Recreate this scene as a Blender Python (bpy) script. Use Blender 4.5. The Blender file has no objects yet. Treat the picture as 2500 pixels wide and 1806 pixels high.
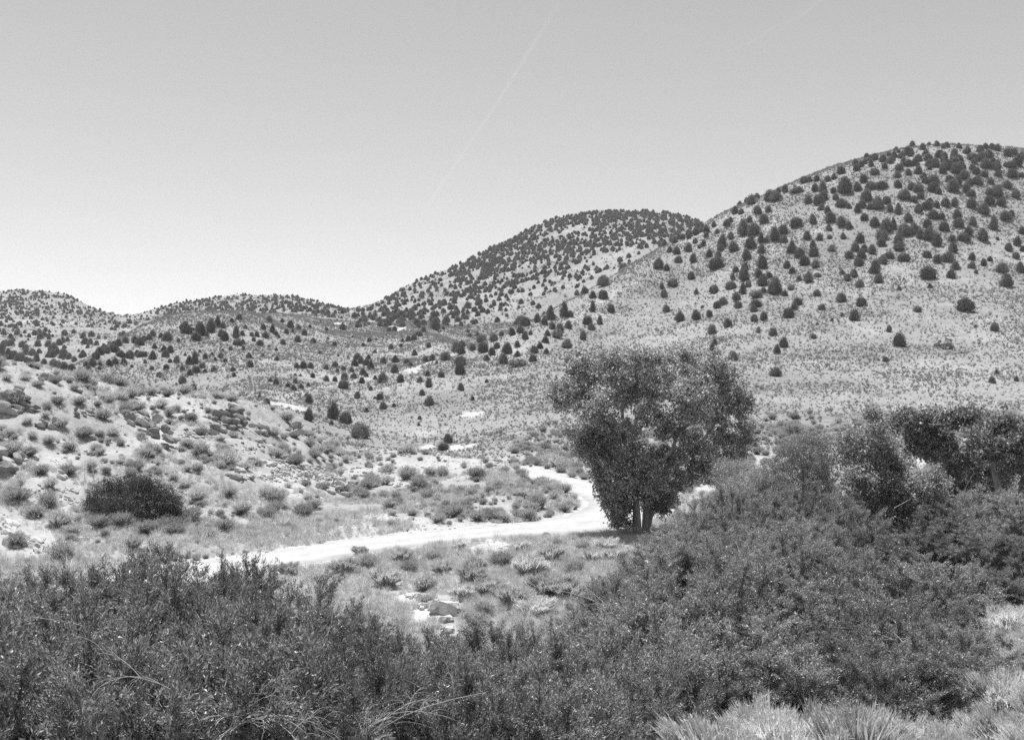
import bpy, bmesh, math
import numpy as np
from mathutils import Vector, noise as mnoise

# ------------------------------------------------------------------ camera, sky, sun, exposure
sc = bpy.context.scene
col = sc.collection
FPX, CX, CY, CAMZ = 2680.0, 1250.0, 903.0, 11.0      # focal length in photo pixels, centre, eye height above the road
cam_d = bpy.data.cameras.new("camera"); cam = bpy.data.objects.new("camera", cam_d); col.objects.link(cam)
cam_d.sensor_width = 36.0; cam_d.lens = 36.0 * FPX / 2500.0
cam_d.clip_start = 0.5; cam_d.clip_end = 30000.0
cam.location = (0, 0, CAMZ); cam.rotation_euler = (math.radians(90), 0, 0)
sc.camera = cam

SUN_EL, SUN_AZ = math.radians(72), math.radians(-34)     # azimuth from +Y (view direction), negative = left
S = Vector((math.cos(SUN_EL) * math.sin(SUN_AZ), math.cos(SUN_EL) * math.cos(SUN_AZ), math.sin(SUN_EL)))
world = bpy.data.worlds.new("World"); sc.world = world; world.use_nodes = True
wn = world.node_tree; wn.nodes.clear()
sky = wn.nodes.new("ShaderNodeTexSky"); sky.sky_type = 'NISHITA'; sky.sun_disc = False
sky.sun_elevation = SUN_EL; sky.sun_rotation = SUN_AZ
sky.altitude = 1900; sky.air_density = 1.0; sky.dust_density = 0.25; sky.ozone_density = 1.0
bw = wn.nodes.new("ShaderNodeRGBToBW"); bg = wn.nodes.new("ShaderNodeBackground"); wo = wn.nodes.new("ShaderNodeOutputWorld")
wn.links.new(sky.outputs[0], bw.inputs[0]); pw = wn.nodes.new("ShaderNodeMath"); pw.operation = 'POWER'; pw.inputs[1].default_value = .75
ml = wn.nodes.new("ShaderNodeMath"); ml.operation = 'MULTIPLY'; ml.inputs[1].default_value = 0.98       # film's softer response to the sky
wn.links.new(bw.outputs[0], pw.inputs[0]); wn.links.new(pw.outputs[0], ml.inputs[0]); wn.links.new(ml.outputs[0], bg.inputs[0]); wn.links.new(bg.outputs[0], wo.inputs[0])
bg.inputs[1].default_value = 0.145
sun_d = bpy.data.lights.new("sun", 'SUN'); sun_d.energy = 4.2; sun_d.angle = math.radians(0.53); sun_d.color = (1, 1, 1)
sun = bpy.data.objects.new("sun", sun_d); col.objects.link(sun)
sun.rotation_euler = S.to_track_quat('Z', 'Y').to_euler(); sun.location = (-40, 30, 120)
vs = sc.view_settings
sc.display_settings.display_device = 'sRGB'
vs.view_transform = 'Standard'; vs.look = 'None'; vs.exposure = 0.74; vs.gamma = 1.0; vs.use_curve_mapping = False
sc.render.engine = 'CYCLES'
sc.cycles.use_denoising = False
sc.cycles.max_bounces = 5; sc.cycles.diffuse_bounces = 3; sc.cycles.transmission_bounces = 3; sc.cycles.transparent_max_bounces = 24
sc.cycles.caustics_reflective = False; sc.cycles.caustics_refractive = False
sc.cycles.pixel_filter_type = 'BLACKMAN_HARRIS'; sc.cycles.filter_width = 1.5

rng = np.random.default_rng(11)
R = math.radians

# ------------------------------------------------------------------ helpers
def mesh_np(name, V, F, mat=None, smooth=False):
    V = np.asarray(V, np.float32); F = np.asarray(F, np.int32)
    me = bpy.data.meshes.new(name)
    n, k = F.shape
    me.vertices.add(len(V)); me.vertices.foreach_set("co", V.ravel())
    me.loops.add(n * k); me.loops.foreach_set("vertex_index", F.ravel())
    me.polygons.add(n); me.polygons.foreach_set("loop_start", np.arange(0, n * k, k, dtype=np.int32))
    if smooth: me.polygons.foreach_set("use_smooth", np.ones(n, bool))
    me.update(calc_edges=True)
    if mat: me.materials.append(mat)
    return me

def obj(name, data, parent=None, loc=(0, 0, 0), rot=(0, 0, 0), scale=(1, 1, 1)):
    o = bpy.data.objects.new(name, data); col.objects.link(o)
    o.location = loc; o.rotation_euler = rot; o.scale = scale
    if parent is not None: o.parent = parent
    return o

def tag(o, label=None, cat=None, group=None, kind=None):
    if label: o["label"] = label
    if cat: o["category"] = cat
    if group: o["group"] = group
    if kind: o["kind"] = kind
    return o

def thing(name, label, cat, loc, rotz=0.0, group=None, scale=(1, 1, 1)):
    o = obj(name, None, None, loc, (0, 0, rotz), scale); o.empty_display_size = 0.3
    return tag(o, label, cat, group)

def unit(a):
    return a / np.maximum(np.linalg.norm(a, axis=-1, keepdims=True), 1e-9)

def leaves(P, A, L, W, r=rng, bend=0.12):
    """diamond leaves at P along axes A, length L, width W -> V, F (quads)"""
    P = np.asarray(P); n = len(P); A = unit(A)
    B = unit(np.cross(A, r.normal(size=(n, 3)))); C = np.cross(A, B)
    L = np.broadcast_to(np.asarray(L, float), (n,))[:, None]; W = np.broadcast_to(np.asarray(W, float), (n,))[:, None]
    m = P + A * L * .45 + C * L * bend * r.normal(size=(n, 1))
    V = np.stack([P, m + B * W * .5, P + A * L, m - B * W * .5], 1).reshape(-1, 3)
    F = np.arange(4 * n).reshape(n, 4)
    return V, F

def ribbon(P0, P1, w0, w1, r=rng):
    """flat thin twigs as crossed-width quads"""
    n = len(P0); A = unit(P1 - P0); B = unit(np.cross(A, r.normal(size=(n, 3))))
    w0 = np.broadcast_to(np.asarray(w0, float), (n,))[:, None]; w1 = np.broadcast_to(np.asarray(w1, float), (n,))[:, None]
    V = np.stack([P0 - B * w0 * .5, P0 + B * w0 * .5, P1 + B * w1 * .5, P1 - B * w1 * .5], 1).reshape(-1, 3)
    return V, np.arange(4 * n).reshape(n, 4)

def tube(pts, rad, n=6):
    pts = np.asarray(pts, float); m = len(pts)
    rad = np.broadcast_to(np.asarray(rad, float), (m,))
    T = unit(np.gradient(pts, axis=0)); ref = np.array([0.3, 0.9, 0.1])
    U = unit(np.cross(T, ref)); W = np.cross(T, U)
    a = np.arange(n) * 2 * math.pi / n
    V = pts[:, None] + rad[:, None, None] * (U[:, None] * np.cos(a)[None, :, None] + W[:, None] * np.sin(a)[None, :, None])
    V = V.reshape(-1, 3); F = []
    for i in range(m - 1):
        for j in range(n):
            k = (j + 1) % n; F.append((i * n + j, i * n + k, (i + 1) * n + k, (i + 1) * n + j))
    return V, np.array(F)

def join(parts):
    Vs, Fs, o = [], [], 0
    for V, F in parts:
        Vs.append(V); Fs.append(F + o); o += len(V)
    return np.concatenate(Vs), np.concatenate(Fs)

def _hash(ix, iy, seed):
    h = (ix.astype(np.int64) * 374761393 + iy.astype(np.int64) * 668265263 + seed * 974634777) & 0xffffffff
    h = ((h ^ (h >> 13)) * 1274126177) & 0xffffffff
    return ((h ^ (h >> 16)) & 0xffff) / 65535.0

def vnoise(x, y, seed=0):
    ix = np.floor(x); iy = np.floor(y); fx = x - ix; fy = y - iy
    fx = fx * fx * (3 - 2 * fx); fy = fy * fy * (3 - 2 * fy)
    a = _hash(ix, iy, seed); b = _hash(ix + 1, iy, seed); c = _hash(ix, iy + 1, seed); d = _hash(ix + 1, iy + 1, seed)
    return (a * (1 - fx) + b * fx) * (1 - fy) + (c * (1 - fx) + d * fx) * fy

def fbm(x, y, scale, octv=4, seed=0, gain=.5):
    s = np.zeros(np.broadcast(x, y).shape); amp = 1; t = 0
    for i in range(octv):
        s += amp * (vnoise(x / scale * 2 ** i + 17.3 * i, y / scale * 2 ** i - 9.1 * i, seed + i) - .5) * 2; t += amp; amp *= gain
    return s / t

def pchip(xk, yk, x):
    xk = np.asarray(xk, float); yk = np.asarray(yk, float)
    h = np.diff(xk); d = np.diff(yk) / h
    m = np.zeros_like(yk)
    w1 = 2 * h[1:] + h[:-1]; w2 = h[1:] + 2 * h[:-1]
    ok = d[:-1] * d[1:] > 0
    with np.errstate(divide='ignore', invalid='ignore'):
        mm = (w1 + w2) / (w1 / d[:-1] + w2 / d[1:])
    m[1:-1] = np.where(ok, mm, 0); m[0] = d[0]; m[-1] = d[-1]
    x = np.clip(x, xk[0], xk[-1])
    i = np.clip(np.searchsorted(xk, x) - 1, 0, len(h) - 1)
    t = (x - xk[i]) / h[i]
    return ((1 + 2 * t) * (1 - t) ** 2 * yk[i] + t * (1 - t) ** 2 * h[i] * m[i] + t * t * (3 - 2 * t) * yk[i + 1] + t * t * (t - 1) * h[i] * m[i + 1])

def sstep(a, b, x):
    t = np.clip((x - a) / (b - a), 0, 1); return t * t * (3 - 2 * t)

# ------------------------------------------------------------------ materials (black and white: all neutral greys)
def nmat(name):
    m = bpy.data.materials.new(name); m.use_nodes = True
    nt = m.node_tree; nt.nodes.clear()
    out = nt.nodes.new("ShaderNodeOutputMaterial")
    return m, nt, out

def ramp(nt, fac, stops):
    r = nt.nodes.new("ShaderNodeValToRGB"); cr = r.color_ramp
    while len(cr.elements) < len(stops): cr.elements.new(0.5)
    for e, (p, v) in zip(cr.elements, stops): e.position = p; e.color = (v, v, v, 1)
    nt.links.new(fac, r.inputs[0]); return r.outputs[0]

def noise_n(nt, vec, scale, detail=4, rough=.55):
    n = nt.nodes.new("ShaderNodeTexNoise"); n.inputs["Scale"].default_value = scale
    n.inputs["Detail"].default_value = detail; n.inputs["Roughness"].default_value = rough
    nt.links.new(vec, n.inputs["Vector"]); return n.outputs[0]

def math_n(nt, op, a, b):
    m = nt.nodes.new("ShaderNodeMath"); m.operation = op
    for i, v in enumerate((a, b)):
        if isinstance(v, (int, float)): m.inputs[i].default_value = v
        else: nt.links.new(v, m.inputs[i])
    return m.outputs[0]

def leaf_mat(name, lo, hi, transl=.35, rough=.5, spec=.4):
    m, nt, out = nmat(name)
    g = nt.nodes.new("ShaderNodeNewGeometry")
    c = ramp(nt, g.outputs["Random Per Island"], [(0, lo), (.62, lo * .62 + hi * .38), (.9, lo * .3 + hi * .7), (1, hi)])  # brightest few leaves carry sun glints in their colour
    oi = nt.nodes.new("ShaderNodeObjectInfo")                    # each plant a little lighter or darker than its neighbour
    c = math_n(nt, 'MULTIPLY', c, ramp(nt, oi.outputs["Random"], [(0, .72), (1, 1.22)]))
    p = nt.nodes.new("ShaderNodeBsdfPrincipled"); p.inputs["Roughness"].default_value = rough
    p.inputs["Specular IOR Level"].default_value = spec
    nt.links.new(c, p.inputs["Base Color"])
    t = nt.nodes.new("ShaderNodeBsdfTranslucent"); nt.links.new(c, t.inputs[0])
    mx = nt.nodes.new("ShaderNodeMixShader"); mx.inputs[0].default_value = transl
    nt.links.new(p.outputs[0], mx.inputs[1]); nt.links.new(t.outputs[0], mx.inputs[2]); nt.links.new(mx.outputs[0], out.inputs[0])
    return m

def solid_mat(name, lo, hi, scale=6.0, rough=.9, bump=.3, bdist=.03, detail=6):
    m, nt, out = nmat(name)
    tc = nt.nodes.new("ShaderNodeTexCoord")
    n = noise_n(nt, tc.outputs["Object"], scale, detail, .65)
    c = ramp(nt, n, [(.3, lo), (.7, hi)])
    p = nt.nodes.new("ShaderNodeBsdfPrincipled"); p.inputs["Roughness"].default_value = rough; p.inputs["Specular IOR Level"].default_value = .15
    nt.links.new(c, p.inputs["Base Color"])
    b = nt.nodes.new("ShaderNodeBump"); b.inputs["Strength"].default_value = bump; b.inputs["Distance"].default_value = bdist
    nt.links.new(noise_n(nt, tc.outputs["Object"], scale * 4, 5, .7), b.inputs["Height"]); nt.links.new(b.outputs[0], p.inputs["Normal"])
    nt.links.new(p.outputs[0], out.inputs[0])
    return m

M = {}
M['willow'] = leaf_mat('willow_leaf', .09, .64, .36, .38, .55)
M['willow_pale'] = leaf_mat('willow_pale_leaf', .13, .68, .36, .40, .5)
M['cotton'] = leaf_mat('cottonwood_leaf', .10, .70, .42, .45, .35)
M['cotton_pale'] = leaf_mat('cottonwood_pale_leaf', .17, .74, .44, .45, .35)
M['darkbush'] = leaf_mat('dark_bush_leaf', .07, .18, .25, .55, .2)
M['juniper'] = leaf_mat('juniper_foliage', .11, .26, .25, .7, .15)
M['juniper_grey'] = leaf_mat('juniper_grey_foliage', .14, .26, .15, .7, .2)
M['sage'] = leaf_mat('sagebrush_foliage', .42, .70, .5, .8, .1)
M['sage_dark'] = leaf_mat('sagebrush_dark_foliage', .32, .56, .45, .8, .1)
M['sage_hill'] = leaf_mat('hillside_sage_foliage', .20, .40, .4, .8, .1)
M['rabbit'] = leaf_mat('rabbitbrush_stalk', .52, .82, .55, .8, .1)
M['grass'] = leaf_mat('dry_grass_blade', .52, .76, .55, .8, .1)
M['bark'] = solid_mat('grey_bark', .22, .46, 3.0, .9, .8, .05)
M['twig'] = solid_mat('brown_twig', .10, .20, 6, .9, .2, .01)
M['deadwood'] = solid_mat('bleached_deadwood', .34, .52, 6, .8, .2, .01)
M['stone'] = solid_mat('limestone', .30, .48, 1.6, .9, .8, .08)
M['stone_pale'] = solid_mat('pale_limestone', .46, .60, 1.6, .9, .6, .06)
M['stone_dark'] = solid_mat('weathered_dark_rock', .14, .30, 1.6, .9, .8, .08)
M['board'] = solid_mat('weathered_board', .09, .16, 8, .8, .3, .01)
# ------------------------------------------------------------------ terrain: height table from surveyed profiles
def P(D, py): return (D, CAMZ + D * (CY - py) / FPX)
near_l = [(-60, 16), (8, 6.6), (16, 1.6), (28, .1), (44, -.4)]
near_c = [(-60, 16), (8, 6.6), (16, 2.2), (28, .3), (44, -.3)]
near_r = [(-60, 16), (8, 6.6), (19, 4.3), (26, .9), (44, -.2)]
near_q = [(-60, 16), (8, 6.6), (22, 3.0), (31, 1.2), (44, .3)]
near_rr = [(-60, 16), (8, 6.6), (16, 4.6), (28, 2.8), (44, 1.6)]
PROF = [
 (-1200, near_l + [(46, 0), (52, .2), (60, 2), (80, 9), (98, 14), (125, 9), (190, 0), P(260, 890), (330, 8), (430, 6), P(600, 830), P(800, 780), P(1000, 740), P(1100, 712), (1300, 70)]),
 (-100, near_l + [(50, 0), (56, .1), (63, .6), P(79, 1100), P(98, 872), (125, 7), (190, -1), P(260, 900), (330, 6), (430, 4), P(600, 838), P(800, 785), P(1000, 740), P(1100, 716), (1300, 65)]),
 (60, near_l + [(51, 0), (57, .1), (64, .4), P(80, 1110), P(99, 893), (125, 6.5), (190, -1), P(260, 905), (330, 6), (430, 4), P(600, 842), P(800, 790), P(1000, 738), P(1100, 710), (1300, 70)]),
 (150, near_l + [(52, 0), (58, .1), (65, .3), P(82, 1115), P(101, 912), (125, 6), (190, 0), P(250, 912), P(262, 908), (430, 4), P(600, 840), P(800, 790), P(1000, 742), P(1100, 717), (1300, 70)]),
 (220, near_l + [(53, 0), (59, .1), (66, .3), P(83, 1118), P(104, 926), (127, 5), (195, -1), P(270, 906), P(305, 872), (430, 8), P(600, 838), P(800, 795), P(1000, 762), P(1080, 750), (1280, 60)]),
 (300, near_l + [(54, 0), (60, .1), (67, .3), P(84, 1120), P(108, 946), (130, 4), (200, -1), P(290, 905), P(345, 828), (430, 14), P(600, 835), P(780, 800), P(900, 785), P(1000, 773), (1200, 45)]),
 (450, near_l + [(57, 0), (62, .05), (69, .3), P(86, 1135), P(113, 961), (135, 3), (200, 0), P(300, 892), P(400, 774), (500, 26), P(650, 790), P(800, 765), P(930, 748), P(1000, 739), (1200, 60)]),
 (600, near_c + [(60, 0), (65, .05), (71, .3), P(88, 1160), P(118, 987), (138, 2.5), P(205, 975), P(310, 882), P(440, 763), (540, 30), P(680, 775), P(820, 745), P(930, 729), P(1000, 722), (1200, 65)]),
 (720, near_c + [(62.5, 0), (67.5, .05), (73, .3), P(90, 1185), P(122, 1035), (140, 2.6), P(190, 1008), P(310, 887), P(480, 777), P(580, 766), P(700, 756), P(840, 742), P(940, 733), P(1000, 728), (1200, 66)]),
 (860, near_c + [(66, 0), (71, .05), (76, .3), P(94, 1198), P(122, 1106), (140, 1.0), P(185, 1055), P(320, 892), P(500, 791), P(600, 771), P(680, 763), P(740, 758), P(790, 757), P(840, 758), (1100, 50)]),
 (1000, near_c + [(68.5, 0), (74, .05), (80, .25), P(95, 1190), P(116, 1108), (138, .3), P(165, 1086), P(290, 915), P(400, 838), P(520, 785), P(650, 740), P(730, 716), P(790, 703), P(820, 700), (1050, 62)]),
 (1150, near_c + [(71, 0), (76.5, 0), (82, .2), P(94, 1185), P(109, 1121), (128, .1), P(168, 1075), P(280, 918), P(345, 850), (400, 17.2), P(600, 745), P(730, 680), P(800, 645), P(830, 635), (1060, 80)]),
 (1240, near_c + [(72, 0), (77.8, 0), (82.5, .2), P(94, 1183), P(106, 1137), (127, .05), P(176, 1052), P(285, 905), P(360, 818), (415, 21), P(610, 722), P(735, 652), P(805, 603), P(837, 587), (1060, 93)]),
 (1300, near_c + [(72.5, 0), (78.5, 0), (83, .15), (92, .6), (100, .3), (126, 0), P(185, 1030), P(290, 890), P(372, 792), (430, 25), P(620, 705), P(740, 622), P(810, 573), P(840, 557), (1060, 100)]),
 (1450, near_c + [(73.5, 0), (81, 0), (88, 0), (95, 0), (104, 0), (126, .1), P(205, 990), P(322, 845), P(418, 710), (475, 39), P(620, 655), P(730, 590), P(810, 535), P(850, 520), (1060, 115)]),
 (1600, near_c + [(74, 0), (81, 0), (88, .1), (95, .2), (104, .3), (126, .5), P(225, 940), P(350, 778), P(460, 614), (525, 58), P(640, 609), P(740, 560), P(800, 536), P(850, 523), (1060, 115)]),
 (1720, near_r + [(58, .2), (66, .2), (75, .2), (90, .3), (104, .4), (126, .7), P(235, 912), P(370, 717), P(482, 552), (560, 71), (680, 82), (760, 97), (810, 113), P(850, 550), (1060, 100)]),
 (1850, near_r + [(58, .4), (66, .4), (75, .4), (90, .5), (104, .6), (126, .9), P(235, 905), P(360, 692), P(490, 485), (560, 92), (640, 89), (740, 87), (800, 86), (850, 84), (1060, 80)]),
 (2060, near_r + [(58, .5), (66, .5), (75, .5), (90, .6), (104, .7), (126, 1), P(232, 903), P(360, 658), P(500, 407), (560, 106), (640, 103), (740, 100), (800, 98), (850, 95), (1060, 80)]),
 (2300, near_q + [(58, .8), (66, .7), (75, .6), (90, .7), (104, .8), (126, 1.1), P(232, 902), P(360, 637), P(500, 361), (560, 114), (640, 110), (740, 106), (800, 103), (850, 100), (1060, 80)]),
 (2500, near_rr + [(58, 1), (66, .9), (75, .8), (90, .8), (104, .9), (126, 1.2), P(232, 902), P(360, 642), P(500, 374), (560, 111), (640, 107), (740, 104), (800, 102), (850, 100), (1060, 80)]),
 (3800, near_rr + [(58, 1.2), (66, 1.1), (75, 1), (90, 1), (104, 1), (126, 1.3), P(232, 905), P(360, 680), P(500, 470), (560, 92), (640, 86), (740, 83), (800, 81), (850, 80), (1060, 70)]),
]
KN = len(PROF[0][1])
pcols = np.array([c[0] for c in PROF], float)
KD = np.array([[k[0] for k in c[1]] for c in PROF], float); KZ = np.array([[k[1] for k in c[1]] for c in PROF], float)
pxg = np.arange(-1200, 3801, 10.0)
Dg = np.concatenate([np.linspace(-60, 50, 56)[:-1], np.linspace(50, 140, 181)[:-1], np.linspace(140, 520, 191)[:-1], np.linspace(520, 1500, 99)])
KDi = np.stack([pchip(pcols, KD[:, k], pxg) for k in range(KN)], 1)
KZi = np.stack([pchip(pcols, KZ[:, k], pxg) for k in range(KN)], 1)
TAB = np.stack([pchip(KDi[i], KZi[i], Dg) for i in range(len(pxg))], 0)
TAB[:, Dg > 1300] = TAB[:, Dg > 1300]
def h_table(x, y):
    x = np.asarray(x, float); y = np.asarray(y, float)
    px = np.clip(CX + FPX * x / np.maximum(y, 14.0), pxg[0], pxg[-1] - .01)
    fi = (px - pxg[0]) / 10.0; i = np.clip(fi.astype(int), 0, len(pxg) - 2); fx = fi - i
    yy = np.clip(y, Dg[0], Dg[-1] - 1e-3)
    j = np.clip(np.searchsorted(Dg, yy, side='right') - 1, 0, len(Dg) - 2); fy = (yy - Dg[j]) / (Dg[j + 1] - Dg[j])
    return (TAB[i, j] * (1 - fx) + TAB[i + 1, j] * fx) * (1 - fy) + (TAB[i, j + 1] * (1 - fx) + TAB[i + 1, j + 1] * fx) * fy

# the dirt road's centre line (metres) and half width
ROAD = np.array([(-34, 22, 2.6), (-30, 34, 2.6), (-25.5, 46, 2.6), (-21.5, 54.5, 2.6), (-17, 60.3, 2.5), (-13.2, 64.6, 2.5), (-9.1, 69.4, 2.5), (-4.1, 73.2, 2.6), (1.4, 76.2, 3.0), (5.6, 79.2, 3.6), (8.3, 84, 3.6), (9.3, 90, 3.0),
                 (8.3, 97, 2.6), (6.2, 105, 2.4), (3.5, 113.5, 2.3), (.9, 119.5, 2.6), (-3, 126, 2.3), (-7, 132, 2.2)], float)
def smooth_line(Pn, n):
    s = np.concatenate([[0], np.cumsum(np.linalg.norm(np.diff(Pn[:, :2], axis=0), axis=1))])
    t = np.linspace(0, s[-1], n)
    return np.stack([pchip(s, Pn[:, k], t) for k in range(Pn.shape[1])], 1)
RL = smooth_line(ROAD, 260)
k5 = np.ones(9) / 9
for k in range(3): RL[4:-4, k] = np.convolve(RL[:, k], k5, 'valid')
RLz = h_table(RL[:, 0], RL[:, 1]); RLz[10:-10] = np.convolve(RLz, np.ones(21) / 21, 'valid')
def road_dist(x, y):
    x = np.ravel(x); y = np.ravel(y); best = np.full(x.shape, 1e9); zi = np.zeros(x.shape); wi = np.full(x.shape, 2.5)
    near = np.where((y > 15) & (y < 150) & (np.abs(x) < 70))[0]
    for c in range(0, len(near), 20000):
        ii = near[c:c + 20000]
        d = np.hypot(x[ii, None] - RL[None, ::2, 0], y[ii, None] - RL[None, ::2, 1]); a = d.argmin(1)
        best[ii] = d[np.arange(len(ii)), a]; zi[ii] = RLz[::2][a]; wi[ii] = RL[::2, 2][a]
    return best, zi, wi
def height(x, y):
    x = np.asarray(x, float); y = np.asarray(y, float); sh = np.broadcast(x, y).shape
    x = np.broadcast_to(x, sh).ravel(); y = np.broadcast_to(y, sh).ravel()
    z = h_table(x, y)
    far = sstep(190, 420, y)
    z = z + far * (1.7 * fbm(x, y, 55, 4, 3) + 1.0 * (1 - np.abs(fbm(x + .5 * y, y * .45, 38, 3, 21)) * 2))
    mid = sstep(60, 75, y) * (1 - sstep(140, 230, y))
    px = CX + FPX * x / np.maximum(y, 14)
    bank = mid * (1 - sstep(800, 1350, px))
    z = z + bank * (.65 * fbm(x, y, 7, 4, 7) + .32 * fbm(x, y, 1.8, 3, 9)) + .10 * fbm(x, y, 3.5, 3, 5) + (1 - bank) * .15 * fbm(x, y, 14, 2, 15)
    z = z + sstep(130, 200, y) * .25 * fbm(x, y, 6, 3, 31)
    d, zr, w = road_dist(x, y)
    k = 1 - sstep(0, 3.0, d - w - .3)
    z = z * (1 - k) + (zr - .07) * k
    return z.reshape(sh)
def hgt(x, y): return float(height(np.array([x]), np.array([y]))[0])

MARCH = np.concatenate([np.arange(14, 150, .5), np.arange(150, 560, 1.5), np.arange(560, 1200, 4)])
HPX = np.arange(-160, 2661, 4.0)
HG = np.concatenate([height((HPX[k:k + 50, None] - CX) / FPX * MARCH[None], np.broadcast_to(MARCH[None], (len(HPX[k:k + 50]), len(MARCH)))) for k in range(0, len(HPX), 50)], 0)
def cast_all(px, py, dmin=14.0, dmax=1200.0):
    f = np.clip((px - HPX[0]) / 4.0, 0, len(HPX) - 1.001); k = int(f); f -= k
    sel = (MARCH >= dmin) & (MARCH <= dmax); D = MARCH[sel]
    e = HG[k, sel] * (1 - f) + HG[k + 1, sel] * f - (CAMZ + D * (CY - py) / FPX)
    w = np.where(e > 0)[0]
    if not len(w): return D[np.argmax(e / D)], False
    i = w[0]
    if i == 0: return D[0], False
    return D[i - 1] + (D[i] - D[i - 1]) * (-e[i - 1]) / (e[i] - e[i - 1]), True
def cast(px, py, dmin=14.0, dmax=1200.0):
    """where the sight line through a photo pixel meets the ground (falls back to the skyline in that direction)"""
    d, _ = cast_all(px, py, dmin, dmax); u = (px - CX) / FPX
    return u * d, d, hgt(u * d, d)

# terrain sheet
ys = np.concatenate([np.linspace(-55, 10, 24)[:-1], np.linspace(10, 56, 70)[:-1], np.linspace(56, 135, 215)[:-1], np.geomspace(135, 530, 215)[:-1], np.geomspace(530, 1500, 90)])
us = np.linspace(-1, 1, 641); us = .62 * np.sign(us) * (0.45 * np.abs(us) + 0.55 * np.abs(us) ** 1.6)
Yg, Ug = np.meshgrid(ys, us, indexing='ij'); Xg = Ug * (Yg + 70)
Zg = height(Xg, Yg)
nr, nc = Yg.shape
idx = np.arange(nr * nc).reshape(nr, nc)
Ft = np.stack([idx[:-1, :-1], idx[:-1, 1:], idx[1:, 1:], idx[1:, :-1]], -1).reshape(-1, 4)
VG = np.stack([Xg, Yg, Zg], -1).reshape(-1, 3)

def ground_mat():
    m, nt, out = nmat('dry_ground')
    tc = nt.nodes.new("ShaderNodeTexCoord"); v = tc.outputs["Object"]
    big = noise_n(nt, v, .035, 5, .6); med = noise_n(nt, v, .35, 6, .65); fin = noise_n(nt, v, 2.6, 6, .7)
    c1 = ramp(nt, big, [(.32, .20), (.5, .245), (.7, .29)])
    c2 = ramp(nt, med, [(.3, .78), (.52, 1.0), (.72, 1.22)])
    c3 = ramp(nt, fin, [(.3, .80), (.5, 1.0), (.68, 1.15)])
    a = nt.nodes.new("ShaderNodeAttribute"); a.attribute_name = "bare"
    base = math_n(nt, 'MULTIPLY', math_n(nt, 'MULTIPLY', c1, c2), c3)
    sep = math_n(nt, 'MULTIPLY', a.outputs["Fac"], ramp(nt, med, [(.25, .6), (.5, 1.0)]))
    mx = nt.nodes.new("ShaderNodeMix"); mx.data_type = 'FLOAT'
    nt.links.new(sep, mx.inputs[0]); nt.links.new(base, mx.inputs[2]); nt.links.new(math_n(nt, 'MULTIPLY', c3, .47), mx.inputs[3])
    p = nt.nodes.new("ShaderNodeBsdfPrincipled"); p.inputs["Roughness"].default_value = .95; p.inputs["Specular IOR Level"].default_value = .05
    nt.links.new(mx.outputs[0], p.inputs["Base Color"])
    b = nt.nodes.new("ShaderNodeBump"); b.inputs["Strength"].default_value = .55; b.inputs["Distance"].default_value = .12
    nt.links.new(math_n(nt, 'ADD', fin, math_n(nt, 'MULTIPLY', noise_n(nt, v, 9, 4, .7), .5)), b.inputs["Height"]); nt.links.new(b.outputs[0], p.inputs["Normal"])
    nt.links.new(p.outputs[0], out.inputs[0]); return m
M['ground'] = ground_mat()
me = mesh_np("terrain", VG, Ft, M['ground'], True)
# bare pale soil: patches and wheel tracks, given as ground curves
bare = np.zeros(len(VG))
fx, fy, fz = VG.T
def patch(px, py, rx, ry, k=1.0, dmin=14, dmax=1200):
    x, d, z = cast(px, py, dmin, dmax)
    a = rx * d / FPX
    b = max(abs(cast(px, py - ry, dmin, dmax)[1] - cast(px, py + ry, dmin, dmax)[1]) * .5, a * .3)
    q = ((fx - x) / a) ** 2 + ((fy - d) / b) ** 2
    n = fbm(fx, fy, max(a * .5, 1.0), 3, int(px) % 50)
    bare[:] = np.maximum(bare, k * (1 - sstep(.1, 1.4, q + 1.1 * n)))
def track(pts, w, k=1.0, dmin=130):
    W = np.array([cast(a, b, dmin)[:2] for a, b in pts]); W = smooth_line(W, 160)
    sel = np.where((fx > W[:, 0].min() - 8) & (fx < W[:, 0].max() + 8) & (fy > W[:, 1].min() - 8) & (fy < W[:, 1].max() + 8))[0]
    for c in range(0, len(sel), 20000):
        ii = sel[c:c + 20000]
        d = np.hypot(fx[ii, None] - W[None, :, 0], fy[ii, None] - W[None, :, 1]).min(1)
        bare[ii] = np.maximum(bare[ii], k * (1 - sstep(w * .6, w * 1.2, d)))
pxv = CX + FPX * fx / np.maximum(fy, 14)
bare[:] = .62 * sstep(38, 50, fy) * (1 - sstep(120, 160, fy)) * (.75 + .9 * fbm(fx, fy, 9, 4, 44))
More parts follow.
